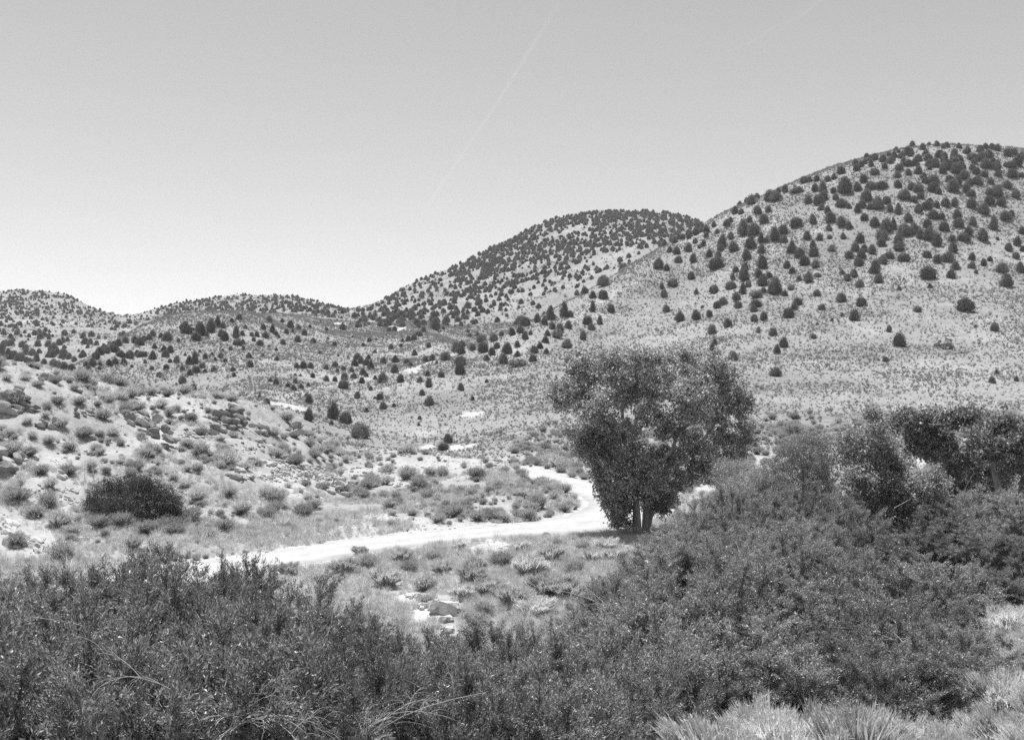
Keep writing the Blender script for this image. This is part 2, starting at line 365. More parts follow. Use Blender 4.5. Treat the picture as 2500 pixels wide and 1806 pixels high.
for a in [(705, 992, 55, 10, 1, 140), (745, 1003, 30, 6, .8, 140), (1048, 1089, 22, 7, 1, 140), (1112, 1094, 30, 8, 1, 140), (1148, 1087, 26, 4, .9, 140), (1150, 1012, 34, 10, .8, 140),
          (838, 790, 18, 7, 1, 300), (982, 803, 14, 6, 1, 300), (1010, 905, 30, 6, .8, 140), (1030, 1060, 40, 8, .4, 140),
          (1290, 1075, 40, 8, .5, 140), (1010, 1455, 42, 18, 1), (1075, 1475, 55, 30, 1), (1040, 1500, 50, 30, 1), (1290, 1500, 55, 40, .7), (1470, 1400, 25, 14, .6), (1250, 1440, 30, 12, .6), (1700, 1240, 60, 22, .7),
          (1090, 1265, 150, 22, .55, 60, 125), (1000, 1205, 120, 20, .4, 60, 125), (720, 1180, 120, 40, .8, 60, 125), (150, 1090, 120, 60, .5, 60, 125), (300, 1070, 120, 40, .45, 60, 125), (470, 1010, 60, 30, .7, 60, 125),
          (60, 1300, 90, 50, .7, 55, 125), (180, 1180, 50, 30, .6, 60, 125), (560, 1080, 90, 30, .5, 60, 125), (70, 1400, 90, 20, .5), (2180, 500, 40, 8, .4, 200), (2300, 500, 40, 8, .4, 200), (2000, 560, 50, 10, .3, 200)]:
    patch(*a)
track([(655, 985), (700, 968), (760, 950), (830, 935), (890, 925), (960, 912), (1030, 895), (1100, 868), (1140, 845), (1180, 815)], 1.1, .5)
track([(895, 785), (930, 788), (960, 795), (990, 800)], 1.6, .6)
track([(990, 905), (1030, 893), (1075, 875), (1130, 860)], 1.5, .6)
track([(60, 785), (130, 788), (200, 790), (280, 800), (360, 805)], 2.2, .6, 400)
track([(1360, 800), (1430, 755), (1500, 715), (1560, 690)], 2.2, .35)
hill = sstep(150, 220, fy)
bare[:] = np.maximum(bare, hill * .25 * sstep(-.1, .7, fbm(fx, fy, 24, 4, 91) + .35 * fbm(fx, fy, 6, 3, 92)))
dr_, _, wr_ = road_dist(fx, fy); bare[:] = np.maximum(bare, .85 * (1 - sstep(.2, 2.2, dr_ - wr_ + 1.1 * fbm(fx, fy, 2.5, 3, 93))))
at = me.attributes.new("bare", 'FLOAT', 'POINT'); at.data.foreach_set("value", bare.astype(np.float32))
terrain = tag(obj("terrain", me), "dry sagebrush hills and valley floor of pale soil", "hillside", None, 'structure')

# dirt road ribbon
def road_mat():
    m, nt, out = nmat('pale_dirt_road')
    tc = nt.nodes.new("ShaderNodeTexCoord"); v = tc.outputs["Object"]
    a = nt.nodes.new("ShaderNodeAttribute"); a.attribute_name = "across"
    rut = ramp(nt, a.outputs["Fac"], [(0, .74), (.10, .86), (.27, 1.06), (.42, .97), (.5, .94), (.58, .97), (.73, 1.06), (.90, .86), (1, .74)])
    c = math_n(nt, 'MULTIPLY', ramp(nt, noise_n(nt, v, .9, 6, .65), [(.3, .36), (.55, .44), (.75, .48)]), rut)
    c = math_n(nt, 'MULTIPLY', c, ramp(nt, noise_n(nt, v, 7, 5, .7), [(.3, .93), (.6, 1.02)]))
    p = nt.nodes.new("ShaderNodeBsdfPrincipled"); p.inputs["Roughness"].default_value = .95; p.inputs["Specular IOR Level"].default_value = .05
    nt.links.new(c, p.inputs["Base Color"])
    b = nt.nodes.new("ShaderNodeBump"); b.inputs["Strength"].default_value = .35; b.inputs["Distance"].default_value = .05
    nt.links.new(noise_n(nt, v, 5, 6, .7), b.inputs["Height"]); nt.links.new(b.outputs[0], p.inputs["Normal"])
    nt.links.new(p.outputs[0], out.inputs[0]); return m
M['road'] = road_mat()
T = unit(np.gradient(RL[:, :2], axis=0)); Nn = np.stack([-T[:, 1], T[:, 0]], 1)
na = 13; V = []; acr = []
for j in range(na):
    s = (j / (na - 1) * 2 - 1)
    wob = .35 * fbm(RL[:, 0] * 1.0 + 40 * (s > 0), RL[:, 1], 3.0, 3, 77) if abs(s) > .95 else 0
    q = RL[:, :2] + Nn * (s * RL[:, 2] + np.sign(s) * wob)[:, None]
    rutz = -.035 * np.exp(-((abs(s) - .42) / .13) ** 2) + .02 * (1 - s * s) - .09 * (abs(s) > .95)
    V.append(np.column_stack([q, RLz + rutz + .012 * fbm(q[:, 0], q[:, 1], .8, 3, 8)])); acr.append(np.full(len(RL), (s + 1) / 2))
V = np.stack(V, 1).reshape(-1, 3); ii = np.arange(len(RL) * na).reshape(len(RL), na)
me = mesh_np("dirt_road", V, np.stack([ii[:-1, :-1], ii[1:, :-1], ii[1:, 1:], ii[:-1, 1:]], -1).reshape(-1, 4)[:, ::-1], M['road'], True)
me.attributes.new("across", 'FLOAT', 'POINT').data.foreach_set("value", np.stack(acr, 1).ravel().astype(np.float32))
tag(obj("dirt_road", me), "pale dirt road curving past the cottonwood", "road", None, 'structure')
# ------------------------------------------------------------------ labels that single things out
ORD = "first second third fourth fifth sixth seventh eighth ninth tenth eleventh twelfth thirteenth fourteenth fifteenth sixteenth seventeenth eighteenth nineteenth twentieth".split()
def auto_labels(items, tail="from the left"):
    """items: list of dicts with o, desc, where, px -> unique labels by counting alike ones from the left"""
    g = {}
    for it in items: g.setdefault((it['desc'], it['where']), []).append(it)
    for (desc, where), L in g.items():
        L.sort(key=lambda t: t['px'])
        n = len(L)
        for k, it in enumerate(L):
            if n == 1: s = desc + " " + where
            elif k == 0: s = "leftmost " + desc + " " + where
            elif k == n - 1: s = "rightmost " + desc + " " + where
            elif k < (n + 1) // 2: s = ORD[min(k, 19)] + " " + desc + " " + where + ", from left"
            else: s = ORD[min(n - 1 - k, 19)] + " " + desc + " " + where + ", from right"
            it['o']["label"] = s

# ------------------------------------------------------------------ scattering (only for what nobody could count)
def scatter(name, label, cat, Pn, scl, rz, pid, protos, tilt=None):
    n = len(Pn)
    me = bpy.data.meshes.new(name); me.vertices.add(n); me.vertices.foreach_set("co", np.asarray(Pn, np.float32).ravel())
    for nm, a in (("scl", scl), ("rz", rz)):
        me.attributes.new(nm, 'FLOAT', 'POINT').data.foreach_set("value", np.asarray(a, np.float32))
    me.attributes.new("pid", 'INT', 'POINT').data.foreach_set("value", np.asarray(pid, np.int32))
    o = obj(name, me); tag(o, label, cat, None, 'stuff')
    ng = bpy.data.node_groups.new(name, 'GeometryNodeTree')
    ng.interface.new_socket("Geometry", in_out='INPUT', socket_type='NodeSocketGeometry'); ng.interface.new_socket("Geometry", in_out='OUTPUT', socket_type='NodeSocketGeometry')
    N, Lk = ng.nodes, ng.links
    gi, go = N.new("NodeGroupInput"), N.new("NodeGroupOutput")
    g2i = N.new("GeometryNodeJoinGeometry")
    for p in reversed(protos):
        oi = N.new("GeometryNodeObjectInfo"); oi.inputs["Object"].default_value = p; oi.transform_space = 'ORIGINAL'
        gg = N.new("GeometryNodeGeometryToInstance"); Lk.new(oi.outputs["Geometry"], gg.inputs[0]); Lk.new(gg.outputs[0], g2i.inputs[0])
    ip = N.new("GeometryNodeInstanceOnPoints"); ip.inputs["Pick Instance"].default_value = True
    def attr(nm, t):
        a = N.new("GeometryNodeInputNamedAttribute"); a.data_type = t; a.inputs["Name"].default_value = nm; return a.outputs[0]
    cb = N.new("ShaderNodeCombineXYZ"); Lk.new(attr("rz", 'FLOAT'), cb.inputs[2])
    cs = N.new("ShaderNodeCombineXYZ"); sa = attr("scl", 'FLOAT')
    for k in range(3): Lk.new(sa, cs.inputs[k])
    Lk.new(gi.outputs[0], ip.inputs["Points"]); Lk.new(g2i.outputs[0], ip.inputs["Instance"])
    Lk.new(attr("pid", 'INT'), ip.inputs["Instance Index"]); Lk.new(cb.outputs[0], ip.inputs["Rotation"]); Lk.new(cs.outputs[0], ip.inputs["Scale"])
    Lk.new(ip.outputs[0], go.inputs[0])
    o.modifiers.new("scatter", 'NODES').node_group = ng
    return o

# ------------------------------------------------------------------ plant prototypes (meshes, shared)
def lumpy(theta, t, r, seed):
    rr = np.random.default_rng(seed); s = np.ones_like(theta)
    for k in range(7):
        a, tt, w = rr.uniform(0, 2 * math.pi), rr.uniform(.05, .95), rr.uniform(.35, .7)
        d = np.angle(np.exp(1j * (theta - a)))
        s = s + rr.uniform(-.25, .38) * np.exp(-(d / w) ** 2 - ((t - tt) / .2) ** 2)
    return s

def juniper_mesh(kind, seed, nl=2000):
    """several merging upswept lobes, ragged edge, flat broad base; unit width and height"""
    r = np.random.default_rng(seed)
    R0 = {'cone': .40, 'dome': .40, 'round': .36}[kind]; nlob = {'cone': 3, 'dome': 4, 'round': 6}[kind]
    lobes = [(0, 0, 1.0, R0)]
    for k in range(nlob):
        aa = r.uniform(0, 2 * math.pi); off = r.uniform(.12, .30) * (1.0 if kind != 'round' else 1.15)
        lobes.append((off * math.cos(aa), off * math.sin(aa), (1 - off * (1.5 if kind == 'cone' else .95 if kind == 'dome' else .5)) * r.uniform(.75, 1.0), r.uniform(.20, .30)))
    pw_ = {'cone': .52, 'dome': .38, 'round': .32}[kind]
    def prof(t): return np.minimum(1, .55 + t * 4) * np.clip(1 - t, 0, 1) ** pw_ * (1 + .0 * t)
    PP, AA, core = [], [], []
    ar = np.array([l[2] * l[3] for l in lobes]); ar /= ar.sum()
    for li, (cx, cy, hh, rr) in enumerate(lobes):
        n = int(nl * ar[li]); t = r.beta(1.0, 1.25, n); th = r.uniform(0, 2 * math.pi, n)
        rad = rr * prof(t) * lumpy(th, t, None, seed * 10 + li) * (1 + .16 * r.normal(size=n))
        PP.append(np.column_stack([cx + rad * np.cos(th), cy + rad * np.sin(th), .02 + t * hh * .97]))
        AA.append(np.column_stack([np.cos(th) * .7, np.sin(th) * .7, np.full(n, .9)]) + r.normal(0, .55, (n, 3)))
        tg, ag = np.meshgrid(np.linspace(.0, .93, 6), np.linspace(0, 2 * math.pi, 9)[:-1], indexing='ij')
        rg = rr * prof(tg) * lumpy(ag, tg, None, seed * 10 + li) * .74
        V2 = np.stack([cx + rg * np.cos(ag), cy + rg * np.sin(ag), .02 + tg * hh * .93], -1).reshape(-1, 3)
        i = np.arange(48).reshape(6, 8); j = np.roll(i, -1, 1)
        core.append((V2, np.stack([i[:-1], j[:-1], j[1:], i[1:]], -1).reshape(-1, 4)))
    PP = np.concatenate(PP); AA = unit(np.concatenate(AA)); n = len(PP)
    V1, F1 = leaves(PP - AA * .03, AA, r.uniform(.05, .12, n), r.uniform(.03, .06, n), r)
    V, F = join([(V1, F1)] + core)
    w = max(np.ptp(np.percentile(V[:, 0], [1, 99])), np.ptp(np.percentile(V[:, 1], [1, 99]))); V[:, :2] /= w
    return V, F

JUN = []
for k, (kind, s) in enumerate([('cone', 1), ('cone', 2), ('dome', 3), ('dome', 4), ('round', 5), ('round', 6), ('dome', 7), ('round', 8), ('dome', 9), ('cone', 10)]):
    JUN.append((kind, mesh_np("juniper_crown", *juniper_mesh(kind, s), M['juniper'])))
JUNG = [('round', mesh_np("grey_juniper_crown", *juniper_mesh('round', 15, 1300), M['juniper_grey'])), ('dome', mesh_np("grey_juniper_crown", *juniper_mesh('dome', 16, 1300), M['juniper_grey']))]
tv, tf = tube([(0, 0, -.08), (.01, 0, .1), (-.01, .01, .3)], [.05, .04, .03], 6)
JTRUNK = mesh_np("juniper_trunk", tv, tf, M['bark'], True)

def sage_mesh(seed, n=620, mat='sage', upright=.9, leafy=True):
    """low rounded bush of many thin upswept twigs with narrow leaves, unit radius about .5, height about .8"""
    r = np.random.default_rng(seed); m = 9
    th0 = r.uniform(0, 2 * math.pi, m); lob = np.column_stack([np.cos(th0), np.sin(th0)]) * r.uniform(.05, .28, m)[:, None]; hh = r.uniform(.55, 1.0, m)
    which = r.integers(0, m, n)
    base = np.column_stack([lob[which] * .25, np.full(n, -.02)]) + r.normal(0, .02, (n, 3))
    d = np.column_stack([lob[which] * 1.3, np.full(n, 0)]) + r.normal(0, .22, (n, 3)); d[:, 2] = hh[which] * upright * r.uniform(.55, 1.05, n)
    tip = base + d * .82
    mid = base + d * .5 + r.normal(0, .03, (n, 3))
    parts = [ribbon(base, mid, .016, .012, r), ribbon(mid, tip, .012, .006, r)]
    k = 6
    t = r.uniform(.45, 1.0, (n, k)); Pn = (base[:, None] + d[:, None] * .82 * t[..., None]).reshape(-1, 3)
    A = np.repeat(unit(d), k, 0) * .7 + r.normal(0, .9, (n * k, 3))
    parts.append(leaves(Pn, A, r.uniform(.04, .10, n * k), r.uniform(.014, .03, n * k), r))
    return join(parts)
SAGE = [mesh_np("sagebrush_foliage", *sage_mesh(s), M['sage'] if s % 3 else M['sage_dark']) for s in (21, 22, 23, 24)]
SAGE_LO = [mesh_np("sagebrush_small", *sage_mesh(s, 60), M['sage_hill']) for s in (31, 32, 33)]
v_, f_ = join([tube([(0, 0, -.15), (.03, .02, .1), (.08, .05, .28)], [.03, .024, .01], 5), tube([(0, 0, -.12), (-.05, .03, .12), (-.12, .02, .3)], [.026, .02, .008], 5), tube([(0, 0, -.12), (.0, -.06, .12), (.03, -.13, .3)], [.026, .02, .008], 5)])
SAGE_STEM = mesh_np("sagebrush_stem", v_, f_, M['twig'], True)

def broom_mesh(seed, n=1500):
    """rabbitbrush: bundles of upright plumed stalks fanning out, about 1 high and 1 wide"""
    r = np.random.default_rng(seed); nb = 34
    a = r.uniform(0, 2 * math.pi, nb); rad = np.sqrt(r.random(nb)) * .32; bh = r.uniform(.55, 1.05, nb) * (1 - .45 * rad)
    lb = np.column_stack([np.cos(a), np.sin(a)]) * (rad * 1.15)[:, None] + r.normal(0, .12, (nb, 2))
    k = r.integers(0, nb, n)
    b = np.column_stack([np.cos(a[k]) * rad[k], np.sin(a[k]) * rad[k], np.full(n, -.03)]) + np.column_stack([r.normal(0, .028, (n, 2)), np.zeros(n)])
    lean = lb[k] + r.normal(0, .07, (n, 2)); hh = bh[k] * r.uniform(.72, 1.06, n)
    m1 = b + np.column_stack([lean * .32, hh * .5]); tip = b + np.column_stack([lean, hh])
    A = tip - m1
    parts = [ribbon(b, m1, .012, .010, r), leaves(m1, A, np.linalg.norm(A, axis=1), r.uniform(.016, .034, n), r, .08)]
    q = 3; u = r.uniform(.1, .85, (n, q)); Pn = (m1[:, None] + A[:, None] * u[..., None]).reshape(-1, 3)
    parts.append(leaves(Pn, np.repeat(unit(A), q, 0) + r.normal(0, .5, (n * q, 3)), r.uniform(.05, .10, n * q), r.uniform(.012, .024, n * q), r))
    return join(parts)
BROOM = [mesh_np("rabbitbrush_stalks", *broom_mesh(s), M['rabbit']) for s in (41, 42, 43)]
def tuft_mesh(seed, n=60):
    r = np.random.default_rng(seed); a = r.uniform(0, 2 * math.pi, n); rad = r.random(n) * .14
    b = np.column_stack([np.cos(a) * rad, np.sin(a) * rad, np.full(n, -.03)])
    d = np.column_stack([np.cos(a) * r.uniform(.02, .9, n), np.sin(a) * r.uniform(.02, .9, n), r.uniform(.5, 1.0, n)])
    return leaves(b, d, r.uniform(.5, 1.0, n), r.uniform(.014, .026, n), r, .2)
TUFT = [mesh_np("grass_tuft", *tuft_mesh(s), M['grass']) for s in (51, 52, 53)]

def willow_mesh(seed, stems=52, twigs=19, lv=115, leafL=(.011, .023), leafW=.0044):
    """unit willow: stems fan from the base; crown about 1 wide radius .5, height 1"""
    r = np.random.default_rng(seed)
    S_, TW, LP, LA = [], [], [], []
    for i in range(stems):
        a = r.uniform(0, 2 * math.pi); out = r.random() ** .55 * .5
        H = (1.0 - .50 * (out / .5) ** 2.6) * r.uniform(.76, 1.0)
        b = np.array([math.cos(a), math.sin(a), 0]) * r.uniform(.02, .16)
        t = np.linspace(0, 1, 7)[:, None]
        tip = np.array([math.cos(a) * out, math.sin(a) * out, H])
        pts = b * (1 - t) + tip * t + np.array([0, 0, 1]) * (.16 * out * 2 * np.sin(t * math.pi)) + r.normal(0, .008, (7, 3)) * t
        pts[0, 2] -= .03
        S_.append(tube(pts, np.linspace(.0065, .002, 7) * r.uniform(.7, 1.2), 4))
        for j in range(twigs):
            q = r.uniform(.22, 1.0) ** .8; k = min(int(q * 6), 5); f = q * 6 - k
            p0 = pts[k] * (1 - f) + pts[k + 1] * f
            d = unit((pts[k + 1] - pts[k]) * 6 * .8 + r.normal(0, .5, 3) + np.array([math.cos(a), math.sin(a), .5]) * .35)
            ln = r.uniform(.10, .22) * (1.15 - .5 * q); p1 = p0 + d * ln
            TW.append((p0, p1))
            m = int(lv * r.uniform(.6, 1.3)); u = r.uniform(.05, 1.0, m)[:, None]
            LP.append(p0 + d * ln * u + r.normal(0, .009, (m, 3))); LA.append(d + r.normal(0, .55, (m, 3)))
    TW = np.array(TW)
    stem = join(S_ + [ribbon(TW[:, 0], TW[:, 1], .0028, .0012, r)])
    LP = np.concatenate(LP); LA = np.concatenate(LA)
    return stem, leaves(LP, LA, r.uniform(*leafL, len(LP)), leafW * r.uniform(.7, 1.3, len(LP)), r, .1)
WIL = []
for s in (61, 62, 63):
    st, lf = willow_mesh(s); WIL.append((mesh_np("willow_stems", *st, M['twig']), mesh_np("willow_foliage", *lf, M['willow']), mesh_np("willow_foliage_pale", *lf, M['willow_pale'])))

def dead_mesh(seed, n=11, twist=.5):
    r = np.random.default_rng(seed); parts = []
    def branch(p, d, L, rad, lev):
        t = np.linspace(0, 1, 7)[:, None]; c = r.normal(0, .4, 3); c[2] = -abs(c[2]) * 1.3 - .35
        pts = p + d * L * t + c * L * .6 * t * t
        parts.append(tube(pts, np.linspace(rad, rad * .35, 7), 4))
        if lev:
            for _ in range(r.integers(3, 6)):
                k = r.integers(2, 6); branch(pts[k], unit(d + r.normal(0, .6, 3)), L * r.uniform(.3, .55), rad * .5, lev - 1)
    for i in range(n):
        a = r.uniform(0, 2 * math.pi); branch(np.array([0, 0, 0.]) + r.normal(0, .04, 3), unit(np.array([math.cos(a) * .7, math.sin(a) * .7, r.uniform(.5, 1.2)])), r.uniform(.45, .95), .0055, 2)
    return join(parts)
DEAD = [mesh_np("dead_branches", *dead_mesh(s), M['deadwood']) for s in (71, 72)]
DEADD = mesh_np("dark_dead_branches", *dead_mesh(73, 9), M['twig'])
# ------------------------------------------------------------------ stones and outcrops
def stone_mesh(seed, flat=.6, mat='stone'):
    r = np.random.default_rng(seed); bm = bmesh.new()
    for p in unit(r.normal(size=(30, 3))) * r.uniform(.40, .52, (30, 1)):
        q = np.sign(p) * np.abs(2 * p) ** .8 * .5
        bm.verts.new((q[0], q[1] * .8, q[2] * flat))
    res = bmesh.ops.convex_hull(bm, input=bm.verts)
    for v in [v for v in bm.verts if not v.link_faces]: bm.verts.remove(v)
    me = bpy.data.meshes.new("stone"); bm.to_mesh(me); bm.free(); me.materials.append(M[mat]); return me
STN = {m: [stone_mesh(80 + k, f, m) for k, f in enumerate((.6, .75, .85, .5, .7, .9))] for m in ('stone', 'stone_pale', 'stone_dark')}
ROCKS = []
def outcrop(label, blobs, mats, tiltx=0.0, name="rock_outcrop", cat="rock", stack=True, dmin=40, dmax=135, sink=.12):
    """blobs: (px, py, rx, ry, count, size range in photo pixels)"""
    r = np.random.default_rng(abs(hash(label)) % 1000 if False else sum(map(ord, label)))
    x, d, z = cast(blobs[0][0], blobs[0][1], dmin, dmax)
    t = thing(name, label, cat, (x, d, z))
    for bl in blobs:
        q_ = cast(bl[0], bl[1], dmin, dmax); ROCKS.append((q_[0], q_[1], bl[2] * q_[1] / FPX * .9 + .2))
    for (px, py, rx, ry, n, s0, s1) in blobs:
        for i in range(n):
            a = r.uniform(0, 2 * math.pi); q = math.sqrt(r.random())
            X, D, Z = cast(px + rx * q * math.cos(a), py + ry * q * math.sin(a), dmin, dmax)
            s = r.uniform(s0, s1) * D / FPX; mt = mats[r.integers(0, len(mats))]
            o = obj("stone", STN[mt][r.integers(0, 6)], t, (X - x, D - d, Z - z + s * (.5 * .55 - sink) + (s * r.uniform(.2, .8) if stack and s1 > 16 and r.random() < .55 else 0)), (r.normal(0, .15), tiltx + r.normal(0, .15), r.normal(0, .5)), (s * r.uniform(.9, 1.6), s * r.uniform(.8, 1.2), s * r.uniform(.7, 1.25)))
    return t
def boulder(label, px, py, w, h, mat, dmin=30, dmax=1200, seed=0, group=None):
    x, d, z = cast(px, py, dmin, dmax); s = w * d / FPX
    o = obj("boulder", STN[mat][seed % 6], None, (x, d + s * .3, z + h * d / FPX * .35), (.1, .12 * (seed % 3 - 1), seed * .8), (s, s * .9, h * d / FPX * 1.7))
    return tag(o, label, "rock", group)
outcrop("jagged dark rock outcrop with deep shadow high at the left edge", [(28, 978, 30, 10, 12, 18, 36), (50, 995, 26, 10, 12, 14, 30), (22, 1008, 26, 10, 10, 18, 34), (75, 1003, 18, 10, 8, 8, 18), (66, 972, 14, 6, 5, 8, 18)], ['stone_dark', 'stone_dark', 'stone'], .3, sink=.2)
outcrop("dark shadowed rock ledge low at the left edge of the bank", [(6, 1135, 24, 12, 10, 20, 42), (40, 1122, 22, 10, 8, 12, 28), (10, 1155, 26, 8, 8, 18, 36)], ['stone_dark', 'stone', 'stone_dark'], .45, sink=.2)
outcrop("broken pale rock ledge stepping down the bank with two dark blocks at its foot", [(330, 1030, 34, 10, 14, 12, 28), (365, 1045, 26, 10, 12, 12, 30), (385, 1062, 26, 8, 10, 12, 24), (402, 1075, 18, 8, 5, 14, 26), (418, 1092, 14, 7, 4, 20, 30)], ['stone', 'stone_dark', 'stone_dark'], .35)
outcrop("large blocky rock outcrop stacked in the middle of the left bank", [(560, 1022, 36, 9, 12, 24, 40), (548, 1042, 36, 11, 16, 18, 32), (575, 1040, 22, 10, 6, 18, 30), (530, 1055, 14, 6, 4, 16, 22), (602, 1035, 14, 10, 4, 12, 20)], ['stone_dark', 'stone_dark', 'stone'], .3)
outcrop("low rock ledge right of the blocky outcrop on the bank", [(632, 1052, 22, 7, 7, 14, 26), (660, 1058, 20, 8, 6, 10, 20), (625, 1072, 26, 6, 6, 8, 16)], ['stone', 'stone', 'stone_pale'], .2)
outcrop("small dark faced rock step at the end of the spur", [(722, 1048, 14, 6, 5, 12, 24), (732, 1060, 8, 8, 4, 12, 22), (702, 1045, 10, 6, 3, 8, 14)], ['stone_dark', 'stone'], .1)
outcrop("long spread of pale flat stones across the lower bank", [(690, 1130, 45, 12, 50, 6, 15), (730, 1150, 70, 14, 80, 5, 14), (690, 1168, 60, 10, 50, 5, 11), (770, 1165, 50, 10, 50, 5, 12)], ['stone_pale', 'stone', 'stone_pale'], .1, "stone_scree")
outcrop("layered ledge of pale slabs at the right end of the stone spread", [(815, 1190, 36, 7, 16, 10, 22), (845, 1198, 28, 6, 12, 12, 22), (790, 1188, 20, 5, 8, 8, 14), (830, 1205, 30, 4, 8, 10, 16)], ['stone_pale', 'stone'], .05)
outcrop("pale boulder pair half buried below the blocky outcrop", [(578, 1165, 14, 5, 3, 18, 30), (612, 1172, 14, 6, 3, 10, 18)], ['stone_pale', 'stone'], .2)
outcrop("tilted pale rock slabs with dark cracks at the lower left", [(30, 1318, 34, 18, 14, 18, 40), (75, 1328, 34, 12, 14, 16, 34), (18, 1285, 26, 14, 10, 14, 30), (100, 1342, 18, 8, 8, 12, 24)], ['stone_pale', 'stone', 'stone_pale'], .6, stack=False, sink=.3)
outcrop("line of small pale stones running down the bank left of the dark bush", [(110, 1195, 50, 14, 22, 4, 11), (165, 1210, 24, 22, 20, 4, 11), (182, 1235, 10, 18, 10, 4, 10), (150, 1165, 14, 8, 5, 12, 22)], ['stone_pale', 'stone'], .3, "stone_scree")
outcrop("thin broken rock ledge on the valley side behind the lower bank", [(900, 1103, 22, 3, 8, 6, 12), (950, 1107, 40, 5, 18, 4, 9), (1000, 1112, 22, 4, 8, 4, 9)], ['stone_pale', 'stone'], .0, dmax=150)
outcrop("pale creek boulders with dark cracks beyond the willows", [(1078, 1496, 14, 4, 3, 52, 70), (1112, 1488, 10, 5, 2, 34, 46), (1096, 1516, 16, 5, 6, 16, 32), (1050, 1485, 26, 8, 8, 10, 26), (1015, 1458, 20, 6, 8, 8, 24), (1090, 1542, 14, 4, 4, 12, 30)], ['stone_pale', 'stone', 'stone_pale'], .1, dmin=36, dmax=60, stack=False, sink=.06)
outcrop("dark rock outcrop alone low on the right hillside", [(2308, 847, 22, 5, 12, 9, 18)], ['stone_dark'], 0, dmin=150, dmax=700)
outcrop("thin dark rock rib below the outcrop on the right hillside", [(2352, 862, 14, 2, 6, 6, 10)], ['stone_dark'], 0, dmin=150, dmax=700)
outcrop("rocky rim near the top of the right hill", [(1985, 478, 20, 4, 9, 5, 11)], ['stone_dark', 'stone'], 0, dmin=200, dmax=700)
outcrop("dark broken ledge below the jagged outcrop on the upper left bank", [(120, 1040, 40, 8, 14, 8, 20), (200, 1010, 30, 8, 10, 8, 18)], ['stone', 'stone_dark'], .3)
outcrop("scattered rubble between the pale ledge and the blocky outcrop", [(470, 1060, 40, 14, 26, 4, 12), (600, 1095, 50, 14, 26, 4, 11)], ['stone', 'stone_pale', 'stone_dark'], .2, "stone_scree")
outcrop("rubble strip along the shoulder above the road bank", [(980, 1180, 60, 12, 24, 3, 10), (880, 1150, 50, 14, 26, 4, 11)], ['stone', 'stone_pale'], .1, "stone_scree")
boulder("white flat boulder alone in the middle of the bank", 658, 1092, 18, 9, 'stone_pale', 60, 125, 3)
boulder("pale boulder with a dark underside above the road bank", 967, 1190, 22, 11, 'stone_pale', 60, 125, 1)
boulder("small white round boulder below the dark bush at left", 152, 1295, 22, 13, 'stone_pale', 50, 125, 2)
boulder("long pale rock slab lying below the small white boulder", 200, 1318, 32, 8, 'stone_pale', 50, 125, 4)
boulder("white rock glimpsed between the feathery willows on the right", 1912, 1195, 16, 14, 'stone_pale', 60, 1200, 5)
boulder("broad pale rock behind the willows right of the feathery tree", 2015, 1205, 22, 16, 'stone_pale', 60, 1200, 0)
boulder("lone dark rock at the crest of the far left saddle", 272, 762, 16, 6, 'stone_dark', 500, 1200, 1)

